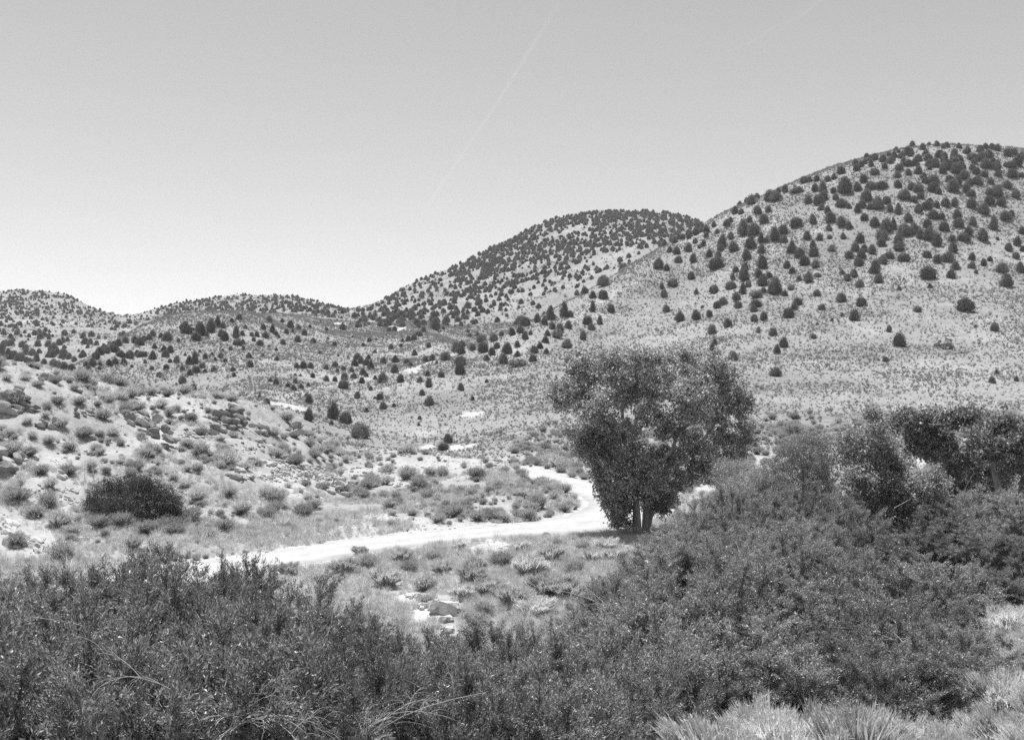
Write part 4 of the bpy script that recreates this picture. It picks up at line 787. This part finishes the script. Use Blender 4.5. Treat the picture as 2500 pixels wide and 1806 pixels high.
broadleaf("feathery grey willow tree between the cottonwood and the right trees", "willow_tree", (1955, 1300), 61.0,
    [(z5p((905, 900, 0), (910, 690, 0), (895, 560, .2), (850, 460, .2)), .09, .02), (z5p((960, 900, .5), (975, 720, .5), (1010, 640, .5), (1030, 500, .5)), .08, .02)],
    [(z5p((905, 690, 0), (830, 560, 0), (760, 480, 0)), .03, .01), (z5p((905, 640, 0), (960, 520, 0), (950, 430, 0)), .03, .01)],
    z5([(860, 440, 70, 50), (950, 430, 70, 50), (780, 500, 80, 60), (900, 540, 110, 70), (1020, 500, 70, 70), (720, 600, 90, 70), (850, 650, 110, 80), (980, 640, 100, 80), (1080, 600, 60, 90), (760, 740, 110, 80), (920, 760, 110, 80), (1040, 760, 70, 80), (900, 850, 100, 70, -1), (1000, 850, 90, 70, -1), (800, 840, 90, 70)]), 2.5, 42000, .10, 'willow_pale', 171, W=.3, cat="willow tree", spray=26)
broadleaf("rounded pale willow right behind the cottonwood's right side", "willow_tree", (1760, 1300), 63.0,
    [(z5p((560, 900, 0), (560, 760, 0), (600, 640, .2)), .06, .02)], [],
    z5([(520, 640, 100, 70), (420, 620, 60, 60), (620, 680, 100, 80), (460, 740, 100, 80), (580, 780, 120, 80), (680, 770, 90, 80), (520, 860, 120, 70), (650, 880, 110, 70), (450, 840, 70, 60)]), 2.5, 36000, .10, 'willow_pale', 181, W=.3, cat="willow tree", spray=26)
broadleaf("wide dark rounded bush on the lower left bank", "dark_bush", (320, 1258), float(cast(320, 1256, 50, 120)[1]), [([(320, 1262), (318, 1235), (310, 1200)], .06, .02), ([(340, 1262), (350, 1235), (370, 1205)], .05, .02)], [],
    [(250, 1205, 45, 35), (300, 1190, 50, 30), (350, 1192, 45, 32), (395, 1210, 45, 34), (425, 1232, 28, 28), (230, 1225, 25, 22), (330, 1225, 80, 32), (400, 1245, 40, 18), (270, 1235, 45, 22), (355, 1175, 20, 14)], 1.6, 46000, .09, 'darkbush', 191, W=.5, clump=.2, cat="bush", twig_n=60, spray=18)

# ------------------------------------------------------------------ willow thicket in the creek bed: (px, top py, distance, radius m, pale, label)
WS = [
 (30, 1590, 17, 2.3, 0, "leafy dark willow in the bottom left corner"), (330, 1640, 16, 2.2, 0, "leafy dark willow on the bottom edge right of the corner willow"), (620, 1600, 17, 2.3, 0, "willow with pale dead twigs at the bottom, left of centre"), (880, 1660, 17.5, 2.0, 0, "low willow at the bottom edge beside the deep shadow"),
 (1130, 1680, 18, 2.0, 0, "low willow at the bottom edge in the middle of the picture"), (1370, 1690, 19, 1.9, 0, "low willow at the bottom edge right of the middle"), (1580, 1700, 21, 1.6, 0, "small willow at the bottom just left of the pale plumes"),
 (-60, 1480, 22, 2.5, 0, "tall willow cut by the left edge"), (170, 1470, 22, 2.4, 0, "bushy willow above the corner willow at left"), (430, 1465, 22.5, 2.5, 0, "bushy willow in the middle of the left thicket"), (690, 1505, 22, 2.3, 0, "bushy willow below the bleached arching branches"),
 (930, 1585, 23, 2.0, 0, "willow left of centre in the lower thicket"), (1150, 1605, 24, 2.0, 0, "willow directly below the pale creek boulders"), (1350, 1590, 24, 2.1, 0, "willow right of centre in the lower thicket"), (1570, 1540, 25, 2.4, 1, "broad greyish willow in the lower right thicket"),
 (1800, 1545, 25, 2.4, 1, "broad greyish willow above the bottom plumes"), (2020, 1560, 26, 2.2, 0, "willow with dark hollows above the right plumes"), (2200, 1575, 27, 2.0, 0, "dark willow at the right end of the lower thicket"),
 (55, 1430, 29, 2.3, 0, "spindly topped willow at the left edge before the bare flat"), (225, 1368, 30, 2.4, 0, "tall topped willow below the dark bush"), (420, 1360, 31, 2.6, 0, "tall willow just left of where the road disappears"), (325, 1378, 32, 2.3, 0, "willow between the two tall topped willows at left"), (120, 1402, 31, 2.2, 0, "willow left of the tall topped willow at the bare flat"), (590, 1402, 31, 2.2, 0, "willow overlapping the near end of the road"), (740, 1455, 31, 2.2, 0, "willow carrying the bleached arching branches"),
 (880, 1510, 31, 1.9, 0, "low willow left of the pale creek boulders"), (1030, 1565, 31, 1.7, 0, "low willow in front of the pale creek boulders"), (1220, 1545, 32, 2.0, 0, "low willow right of the pale creek boulders"), (1420, 1510, 32, 2.2, 1, "pale willow at the left front of the right thicket"),
 (1600, 1430, 33, 2.5, 1, "pale willow with arching dead canes in the right thicket"), (1810, 1405, 33, 2.7, 1, "large pale dome shaped willow in the middle of the right thicket"), (2040, 1425, 33, 2.7, 0, "large willow right of the pale dome willow"), (2240, 1470, 33, 2.2, 0, "dark sided willow at the right flank of the thicket"),
 (2120, 1640, 25, 1.7, 0, "low dark willow above the plumes, left of the right flank"), (2290, 1590, 28, 1.8, 0, "dark willow at the right flank reaching toward the plumes"), (2180, 1490, 30, 2.2, 0, "dark hollowed willow inside the right flank"),
 (1490, 1415, 43, 2.2, 1, "pale willow at the thicket's upper left corner by the meadow"), (1610, 1345, 46, 2.6, 1, "willow below the cottonwood trunk"), (1750, 1310, 46, 2.7, 1, "willow right of and below the cottonwood trunk"), (1920, 1310, 46, 2.7, 1, "willow below the feathery willow tree"),
 (2090, 1350, 44, 2.6, 0, "willow in the shade below the lighter cottonwood"), (2290, 1385, 42, 2.6, 0, "willow behind the right flank, above the pale brush"), (2430, 1400, 43, 2.4, 0, "low round willow at the right edge above the pale brush"), (2380, 1290, 52, 2.6, 1, "pale willow under the dark right tree"), (2510, 1300, 50, 2.6, 1, "pale willow cut by the right edge"),
 (2350, 1245, 56, 2.8, 1, "pale willow just under the dark crown of the right cottonwood"), (2480, 1215, 55, 2.8, 1, "pale willow under the dark crown at the right edge"), (2260, 1300, 53, 2.4, 1, "pale willow between the lighter cottonwood's foot and the right trees"), (2020, 1265, 53, 2.5, 1, "pale willow left of the lighter cottonwood's trunk"), (2130, 1310, 51, 2.3, 0, "willow hiding the lighter cottonwood's foot"),
 (1705, 1255, 55, 2.3, 1, "pale willow at the lower left of the rounded willow tree"), (1800, 1205, 56, 2.5, 1, "tall pale willow in front of the rounded willow tree"), (1895, 1215, 54, 2.5, 1, "tall pale willow in front of the feathery willow's left half"), (1985, 1195, 55, 2.5, 1, "tall pale willow in front of the feathery willow's right half"),
 (2075, 1245, 53, 2.3, 1, "pale willow touching the lighter cottonwood's left side"), (2300, 1245, 54, 2.4, 1, "pale willow right of the lighter cottonwood under the dark crown"), (2410, 1205, 57, 2.6, 1, "tall pale willow before the dark hollow at the right"), (1690, 1300, 50, 2.2, 1, "willow below and right of the wooden board"), (1830, 1285, 50, 2.4, 1, "willow in the upper middle of the right thicket"), (1960, 1270, 49, 2.4, 1, "willow below the feathery willow's trunk"),
 (2330, 1545, 29, 1.7, 0, "dark willow at the thicket's right tip"), (2230, 1610, 26.5, 1.8, 0, "dark willow just above the plumes at right"), (1930, 1640, 25, 1.9, 0, "willow just above the plumes, left of the dark hollow"), (1750, 1650, 24, 1.9, 0, "willow just above the leftmost plumes"),
 (1640, 1290, 60, 2.0, 1, "small pale willow at the foot of the cottonwood"), (1850, 1240, 58, 2.4, 1, "pale willow filling the gap below the rounded willow"),
]
wr = np.random.default_rng(9)
for i, (px, pt, D, rad, pale, lab) in enumerate(WS):
    x = (px - CX) / FPX * D; z0 = hgt(x, D); top = CAMZ + D * (CY - pt) / FPX; rad *= wr.uniform(.84, 1.02); H = max(top - z0, 1.2) * wr.uniform(1.0, 1.1) + (-.15 if px < 330 else .15)
    o = thing("willow_shrub", lab, "willow", (x, D, z0 - .1), wr.uniform(0, 6.28), "willow thicket along the creek", (min(rad * 2.15, H * 1.45), min(rad * 2.15, H * 1.45), H * 1.04))
    w = WIL[i % 3]
    obj("stems", w[0], o); obj("foliage", w[2] if pale else w[1], o)
    if i in (2, 3, 9, 22, 27, 28, 26, 35, 36, 37, 38, 29, 44, 54): tag(obj("dead_branches", DEAD[i % 2], o, (wr.normal(0, .1), -.12 + wr.normal(0, .06), .70), (0, 0, wr.uniform(0, 6)), (.5, .5, .42)), "bleached arching dead branches")
    if i in (22, 24, 33): tag(obj("dead_branches", DEADD, o, (-.22, .05, .55), (0, 0, 1.0), (.25, .25, .55)), "dark dead stems standing upright")

# ------------------------------------------------------------------ sagebrush on the bank: the larger ones singly (x, base y, width; crop pixels)
SA = "120,850,110;40,700,60;160,680,60;230,740,70;340,720,80;460,760,60;560,740,90;660,690,80;740,720,90;850,800,90;930,790,70;1030,800,80;1130,790,90;1240,800,70;1330,810,60;1430,830,80;360,845,80;490,850,80;640,940,100;770,900,90;850,890,80;990,870,80;1040,920,70;1180,950,80;1080,890,60;280,930,60;380,990,80;510,1050,110;610,1050,60;690,1040,80;430,1130,80;590,1130,70;300,1090,70;200,1060,60;80,1170,130;180,1170,90;430,1280,100;310,1360,90;900,1170,90;1150,1110,80;1240,1040,80;1360,1075,60;1230,1165,110;1350,1190,80;1380,1160,90;740,1215,60;1150,1260,60;1220,1265,70;800,1270,60;1510,1250,70;1700,1180,90;1810,1225,100;1810,1055,70;1690,1040,80;1760,950,90;1910,1110,80;1940,1180,80;2010,1150,90;1770,1360,60;1890,1355,60;1960,1360,50;2230,1430,90;1640,1420,100;1690,1450,120;1410,1410,90;1220,1450,110;1130,1360,70;1040,1620,150;1380,1620,110;900,1640,110;300,1480,130;230,1540,130;120,1450,150;350,1600,130;760,1600,120;620,1610,120;1180,1560,110;1500,1520,100;1650,1560,120;1850,1540,120;1930,1480,90;820,1740,120;390,1820,165;90,1720,120;1080,1650,120;1280,1680,100;560,1250,80;660,1270,60"
SB = "720,1430,80;885,1490,90;1070,1375,110;1130,1430,120;1040,1385,60;860,1345,90;760,1340,60;990,1310,110;1075,1315,60;1140,1290,80;1215,1300,90;1430,1300,110;1180,1575,90;1220,1520,80;1290,1540,100;1420,1560,90;1520,1560,100;1590,1570,90;1660,1500,60;1745,1560,110;1800,1480,120;1960,1510,80;1415,1440,40;1500,1390,60;1560,1360,70;1590,1270,70;440,1160,80;500,1140,70;530,1255,60;1900,1430,70;2010,1300,70;2080,1310,60;1850,1390,90;1700,1420,90;900,1530,60"
SC = [(1590 + k * 0, 0, 0) for k in ()]
sb = []
for s, ox in ((SA, 0), (SB, 600)):
    for q in s.split(";"):
        a = [float(v) * .3968 for v in q.split(",")]; sb.append((ox + a[0], 650 + a[1], a[2]))
mr = np.random.default_rng(77)
items = []
def sage_where(px, py):
    if px > 830: return "on the road bank by the bend" if py > 1200 else "on the rise above the road bank"
    band = "atop" if py < np.interp(px, [0, 300, 500, 740], [925, 985, 1000, 1060]) else "high on" if py < 1050 else "halfway down" if py < 1150 else "low on"
    return band + " the left bank" + (" near the edge" if px < 200 else ", left of the outcrop" if px < 450 else ", by the stones")
for k, (px, py, w) in enumerate(sb):
    x, d, z = cast(px, py, 48, 140)
    s = w * d / FPX * 1.15; i = k % 4
    o = thing("sagebrush", None, "sagebrush", (x, d, z), mr.uniform(0, 6.28), "sagebrush on the bank", (s, s, s * mr.uniform(.75, 1.05)))
    obj("foliage", SAGE[i], o); obj("stem", SAGE_STEM, o)
    desc = ("large " if w > 42 else "small " if w < 27 else "") + ("dark grey" if SAGE[i].materials[0] is M['sage_dark'] else "pale grey") + " sagebrush"
    items.append(dict(o=o, desc=desc, where=sage_where(px, py), px=px))
auto_labels(items)
sage_protos = [o.children[0] for o in [it['o'] for it in items[:4]]]
# meadow brush between the road and the creek
items = []; MB_ = [(1000, 1395, 70), (1080, 1400, 60), (1150, 1420, 80), (1230, 1380, 90), (1290, 1400, 100), (1340, 1370, 80), (1400, 1400, 80), (1440, 1370, 60), (1270, 1345, 55), (1040, 1440, 95), (1130, 1460, 70), (1190, 1450, 80), (900, 1385, 80), (840, 1400, 80), (980, 1370, 60), (1060, 1365, 60), (1340, 1450, 110), (1250, 1480, 100), (1180, 1500, 80), (1310, 1500, 90), (1390, 1460, 90), (770, 1420, 80), (700, 1400, 60), (940, 1430, 90), (1420, 1340, 60), (1480, 1340, 60), (1500, 1370, 70), (1360, 1330, 40), (1120, 1340, 45), (880, 1355, 45), (1040, 1475, 60), (1160, 1390, 60)]
for k, (px, py, w) in enumerate(MB_):
    x, d, z = cast(px, py, 30, 74); s = w * d / FPX * .72
    if k % 3 == 0:
        o = thing("sagebrush", None, "sagebrush", (x, d, z), mr.uniform(0, 6.28), "meadow brush below the road", (s, s, s * .85)); obj("foliage", SAGE[k % 4], o); obj("stem", SAGE_STEM, o); desc = "grey sagebrush"
    else:
        o = thing("rabbitbrush", None, "rabbitbrush", (x, d, z), mr.uniform(0, 6.28), "meadow brush below the road", (s, s, s * .8)); obj("stalks", BROOM[k % 3], o); obj("stem", SAGE_STEM, o); desc = "pale feathery rabbitbrush"
    items.append(dict(o=o, desc=desc, where=("beside the creek boulders" if py > 1435 and px < 1200 else "in the meadow by the willows" if py > 1400 else "in the meadow along the road's near edge"), px=px))
auto_labels(items)
# pale plumed brush at the bottom right
items = []
RB = []
for D, p0 in ((15.5, 1560), (17.2, 1600), (19, 1610), (21, 1640), (23, 1700), (25.2, 1960), (27.6, 2200), (30.5, 2345), (34, 2395), (38, 2430), (42, 2440)):
    stp = 112 * 21 / D * (1 if D < 26 else 1.05)
    px = p0 + mr.uniform(0, 30)
    while px < 2570:
        RB.append((px + mr.normal(0, 12), D + mr.normal(0, .5))); px += stp * mr.uniform(.75, 1.2)
for k, (px, d) in enumerate(RB):
    x = (px - CX) / FPX * d; z = hgt(x, d); s = mr.uniform(.72, 1.12); py = CY + FPX * (CAMZ - z) / d
    if py - s * d * 0 - s / d * FPX > 1815: continue
    o = thing("rabbitbrush", None, "rabbitbrush", (x, d, z), mr.uniform(0, 6.28), "pale plumed brush in the right foreground", (s * 1.1, s * 1.1, s * 1.05)); obj("stalks", BROOM[k % 3], o)
    items.append(dict(o=o, desc=("tall " if s > .98 else "short " if s < .82 else "") + "pale plumed rabbitbrush", where=("along the bottom edge at right" if d < 20 else "under the thicket at the bottom right" if px < 2150 else "on the slope at the right edge"), px=px))
auto_labels(items)

# ------------------------------------------------------------------ ground cover nobody could count
def pts_in(n, xr, yr, seed, dens=None):
    r = np.random.default_rng(seed); y = np.sqrt(r.random(n) * (yr[1] ** 2 - yr[0] ** 2) + yr[0] ** 2); px = r.uniform(*xr, n); x = (px - CX) / FPX * y
    k = np.ones(n, bool) if dens is None else dens(x, y, px) > r.random(n)
    return x[k], y[k], px[k]
def not_road(x, y, m=.25):
    d, _, w = road_dist(x, y); return d > w + m
def off_rocks(x, y):
    k = np.ones(len(x), bool)
    for (a_, b_, r_) in ROCKS: k &= ((x - a_) / r_) ** 2 + ((y - b_) / (r_ * 1.6 + 1.0)) ** 2 > 1
    return k
def bare_at(x, y):
    # nearest terrain vertex's bare value
    i = np.clip(np.searchsorted(ys, y), 0, nr - 1); u = x / (ys[i] + 70); j = np.clip(np.searchsorted(us, u), 0, nc - 1); return bare[i * nc + j]
SM = [obj("sagebrush", m, None, p, (0, 0, k), (.7, .7, .6)) for k, (m, p) in enumerate(zip(SAGE_LO, [cast(1700, 960, 140), cast(2000, 900, 140), cast(1850, 930, 140)]))]
for o, l in zip(SM, ("small dark sage clump on the slope right of the cottonwood top", "small dark sage clump above the right cottonwoods", "small dark sage clump between the cottonwood and the right trees")): tag(o, l, "sagebrush")
# hillside sage dots
x, y, px = pts_in(230000, (-120, 2620), (135, 520), 1, lambda x, y, px: .25 + .75 * sstep(-.35, .3, fbm(x, y, 16, 3, 61)))
k = (bare_at(x, y) < .6) & not_road(x, y) & ~((px < 760) & (y < 190)); x, y = x[k], y[k]; n = len(x)
g = np.random.default_rng(2)
scatter("hillside_sage", "countless small sage clumps dotting the hillsides", "sagebrush", np.column_stack([x, y, height(x, y) - .03]), g.lognormal(-.68, .38, n) * (y / 290) ** .55, g.uniform(0, 6.28, n), g.integers(0, 3, n), SM)
x, y, px = pts_in(26000, (-120, 1760), (500, 1150), 3, lambda x, y, px: sstep(-.5, .4, fbm(x, y, 40, 3, 62)))
n = len(x)
scatter("far_hillside_sage", "small sage clumps over the farthest hills", "sagebrush", np.column_stack([x, y, height(x, y) - .03]), g.lognormal(.25, .3, n), g.uniform(0, 6.28, n), g.integers(0, 3, n), SM)
# bank and flat: smaller sage between the big ones
x, y, px = pts_in(4600, (-150, 1420), (56, 135), 4, lambda x, y, px: .08 + .92 * sstep(-.15, .45, fbm(x, y, 7, 3, 63)))
k = (bare_at(x, y) < .85) & not_road(x, y, .5) & off_rocks(x, y) & ~((px > 600) & (y < 72)); x, y = x[k], y[k]; n = len(x)
scatter("bank_sage", "small sage clumps between the larger bushes on the left bank", "sagebrush", np.column_stack([x, y, height(x, y) - .03]), g.lognormal(-.75, .5, n), g.uniform(0, 6.28, n), g.integers(0, 4, n), sage_protos)
x, y, px = pts_in(2600, (1250, 2620), (80, 170), 14, lambda x, y, px: .35 + .65 * sstep(-.3, .3, fbm(x, y, 6, 3, 63)))
k = not_road(x, y, .5); x, y = x[k], y[k]; n = len(x)
scatter("valley_sage", "sage clumps on the valley floor behind the cottonwood", "sagebrush", np.column_stack([x, y, height(x, y) - .03]), g.lognormal(-.2, .38, n), g.uniform(0, 6.28, n), g.integers(0, 4, n), sage_protos)
# grass
gp = [obj("grass_tuft", TUFT[k], None, cast(700 + 160 * k, 1392 + 4 * k, 30, 74), (0, 0, k), (.5, .5, .5)) for k in range(3)]
for o, l in zip(gp, ("dry grass tuft at the road's near edge left of the meadow brush", "dry grass tuft in the meadow below the middle of the road", "dry grass tuft in the meadow above the creek boulders")): tag(o, l, "grass tuft")
x, y, px = pts_in(90000, (-150, 2650), (42, 100), 5, lambda x, y, px: .3 + .7 * sstep(-.35, .35, fbm(x, y, 5, 3, 64)))
k = (bare_at(x, y) < .75) & not_road(x, y, .15) & off_rocks(x, y) & ((fbm(x, y, 4, 3, 86) > -.05) | (y < 74)); x, y = x[k], y[k]; n = len(x)
scatter("dry_grass", "dry pale grass covering the flat on both sides of the road", "grass", np.column_stack([x, y, height(x, y)]), g.lognormal(-1.1, .35, n), g.uniform(0, 6.28, n), g.integers(0, 3, n), gp)
x, y, px = pts_in(22000, (-150, 1500), (70, 132), 6, lambda x, y, px: .2 + .6 * sstep(-.2, .4, fbm(x, y, 7, 3, 65)))
k = (bare_at(x, y) < .8) & not_road(x, y, .2) & off_rocks(x, y) & (fbm(x, y, 5, 3, 87) > -.1); x, y = x[k], y[k]; n = len(x)
scatter("bank_grass", "sparse dry grass among the sage on the left bank", "grass", np.column_stack([x, y, height(x, y)]), g.lognormal(-1.25, .3, n), g.uniform(0, 6.28, n), g.integers(0, 3, n), gp)
x, y, px = pts_in(16000, (1450, 2700), (12, 46), 7)
n = len(x)
scatter("foreground_grass", "dry pale grass between the plumed brush at the bottom right", "grass", np.column_stack([x, y, height(x, y)]), g.lognormal(-1.5, .3, n), g.uniform(0, 6.28, n), g.integers(0, 3, n), gp)
# gravel on the bank
SG = [tag(obj("stone", STN['stone_pale'][k], None, cast(430 + 40 * k, 985 + 8 * k, 60, 120), (.2, .1, k), (.25, .25, .2)), l, "stone") for k, l in enumerate(("small loose stone on the bare slope left of the blocky outcrop", "small loose stone just left of the blocky outcrop", "small loose stone above the blocky outcrop"))]
x, y, px = pts_in(9000, (-150, 1300), (62, 126), 8, lambda x, y, px: .15 + .85 * sstep(.4, .8, bare_at(x, y)))
k = not_road(x, y, .1); x, y = x[k], y[k]; n = len(x)
scatter("gravel", "loose pale gravel and small stones on the left bank", "gravel", np.column_stack([x, y, height(x, y)]), g.lognormal(-2.1, .5, n), g.uniform(0, 6.28, n), g.integers(0, 3, n), SG)

# ------------------------------------------------------------------ small things by the road
def box(cx, cy, cz, sx, sy, sz):
    v = np.array([(a, b, c) for a in (-.5, .5) for b in (-.5, .5) for c in (-.5, .5)]) * [sx, sy, sz] + [cx, cy, cz]
    return v, np.array([(0, 1, 3, 2), (4, 6, 7, 5), (0, 4, 5, 1), (2, 3, 7, 6), (0, 2, 6, 4), (1, 5, 7, 3)])
x, d, z = cast(1655, 1262, 70, 130)
o = thing("wooden_sign", "low dark wooden board on short posts right of the cottonwood trunk", "sign", (x, d, z), .15)
k = d / FPX
obj("board", mesh_np("board", *box(0, 0, 13 * k, 20 * k, .05, 4.2 * k), M['board']), o)
obj("lit_edge", mesh_np("lit_edge", *box(0, -.01, 15.6 * k, 17 * k, .12, .9 * k), M['deadwood']), o)  # pale strip paints the sunlit top edge of the board
for s in (-1, 1): obj("post", mesh_np("post", *box(s * 6 * k, .06, 5 * k, .07, .07, 14 * k), M['board']), o)
for px, py, h, lab in ((866, 1272, 22, "thin wooden stake standing in the grass above the road"), (18, 1372, 9, "short dark post on the bare flat at the left edge")):
    x, d, z = cast(px, py, 45, 120); V, F = tube([(0, 0, -.2), (.01, 0, h * d / FPX * .5), (.03, 0, h * d / FPX)], [.03, .028, .025], 6)
    tag(obj("stake", mesh_np("stake", V, F, M['twig'], True), None, (x, d, z)), lab, "stake")

# ------------------------------------------------------------------ contrails high in the sky
def contrail_mat(k):
    m, nt, out = nmat('contrail_vapour')
    tc = nt.nodes.new("ShaderNodeTexCoord"); lw = nt.nodes.new("ShaderNodeAttribute"); lw.attribute_name = "dens"
    tr = nt.nodes.new("ShaderNodeBsdfTransparent"); df = nt.nodes.new("ShaderNodeBsdfTranslucent"); df.inputs[0].default_value = (.9, .9, .9, 1)
    n = ramp(nt, noise_n(nt, tc.outputs["Object"], .006, 4, .6), [(.3, .3), (.65, 1)])
    a = math_n(nt, 'MULTIPLY', math_n(nt, 'MULTIPLY', n, lw.outputs["Fac"]), k)
    mx = nt.nodes.new("ShaderNodeMixShader"); nt.links.new(a, mx.inputs[0]); nt.links.new(tr.outputs[0], mx.inputs[1]); nt.links.new(df.outputs[0], mx.inputs[2]); nt.links.new(mx.outputs[0], out.inputs[0]); return m
def contrail(pts, H, wpx, k, lab):
    W = []
    for px, py in pts:
        D = (H - CAMZ) * FPX / (CY - py); W.append(((px - CX) / FPX * D, D, H))
    W = smooth_line(np.array(W), 120); rr = np.random.default_rng(4)
    wid = wpx / FPX * W[:, 1] * .5 * (1 + .35 * fbm(np.arange(120.), np.zeros(120), 9, 3, 5))
    W[:, 0] += wid * .15 * fbm(np.arange(120.), np.zeros(120), 14, 3, 6)
    T = unit(np.gradient(W, axis=0)); side = unit(np.cross(T, [0, 0, 1])); upv = np.cross(side, T)
    n = 12; a = np.arange(n) * 2 * math.pi / n
    i = np.arange(120 * n).reshape(120, n); j = np.roll(i, -1, 1); F = np.stack([i[:-1], j[:-1], j[1:], i[1:]], -1).reshape(-1, 4)
    V, F = join([((W[:, None] + f * wid[:, None, None] * (side[:, None] * np.cos(a)[None, :, None] + .6 * upv[:, None] * np.sin(a)[None, :, None])).reshape(-1, 3), F) for f in (.3, .6, .9, 1.2)])
    me = mesh_np("contrail", V, F, contrail_mat(k), True)
    t = np.linspace(0, 1, 120); dn = sstep(0, .15, t) * sstep(0, .35, 1 - t)
    me.attributes.new("dens", 'FLOAT', 'POINT').data.foreach_set("value", np.tile(np.repeat(dn, n), 4).astype(np.float32))
    tag(obj("contrail", me), lab, "contrail")
contrail([(1420, -90), (1366, 0), (1335, 55), (1295, 120), (1240, 210), (1160, 330), (1085, 440), (1010, 550)], 2500, 14, .0045, "long faint contrail slanting down the middle of the sky")
contrail([(2090, -70), (1985, 15), (1940, 48), (1890, 66), (1840, 100), (1790, 120), (1700, 180)], 2500, 14, .003, "very faint short contrail in the upper right sky")

# ------------------------------------------------------------------ thin summer haze: one closed box of even pale air round the whole scene
hb = box(0, 720, 75, 2600, 1640, 190)
hm, hnt, hout = nmat('thin_haze'); pv = hnt.nodes.new("ShaderNodeVolumePrincipled")
pv.inputs["Color"].default_value = (.95, .95, .95, 1); pv.inputs["Density"].default_value = .00012; pv.inputs["Anisotropy"].default_value = .2
hnt.links.new(pv.outputs[0], hout.inputs["Volume"])
tag(obj("haze", mesh_np("haze", hb[0], hb[1], hm)), "thin pale haze between the camera and the far hills", "haze", None, 'stuff')
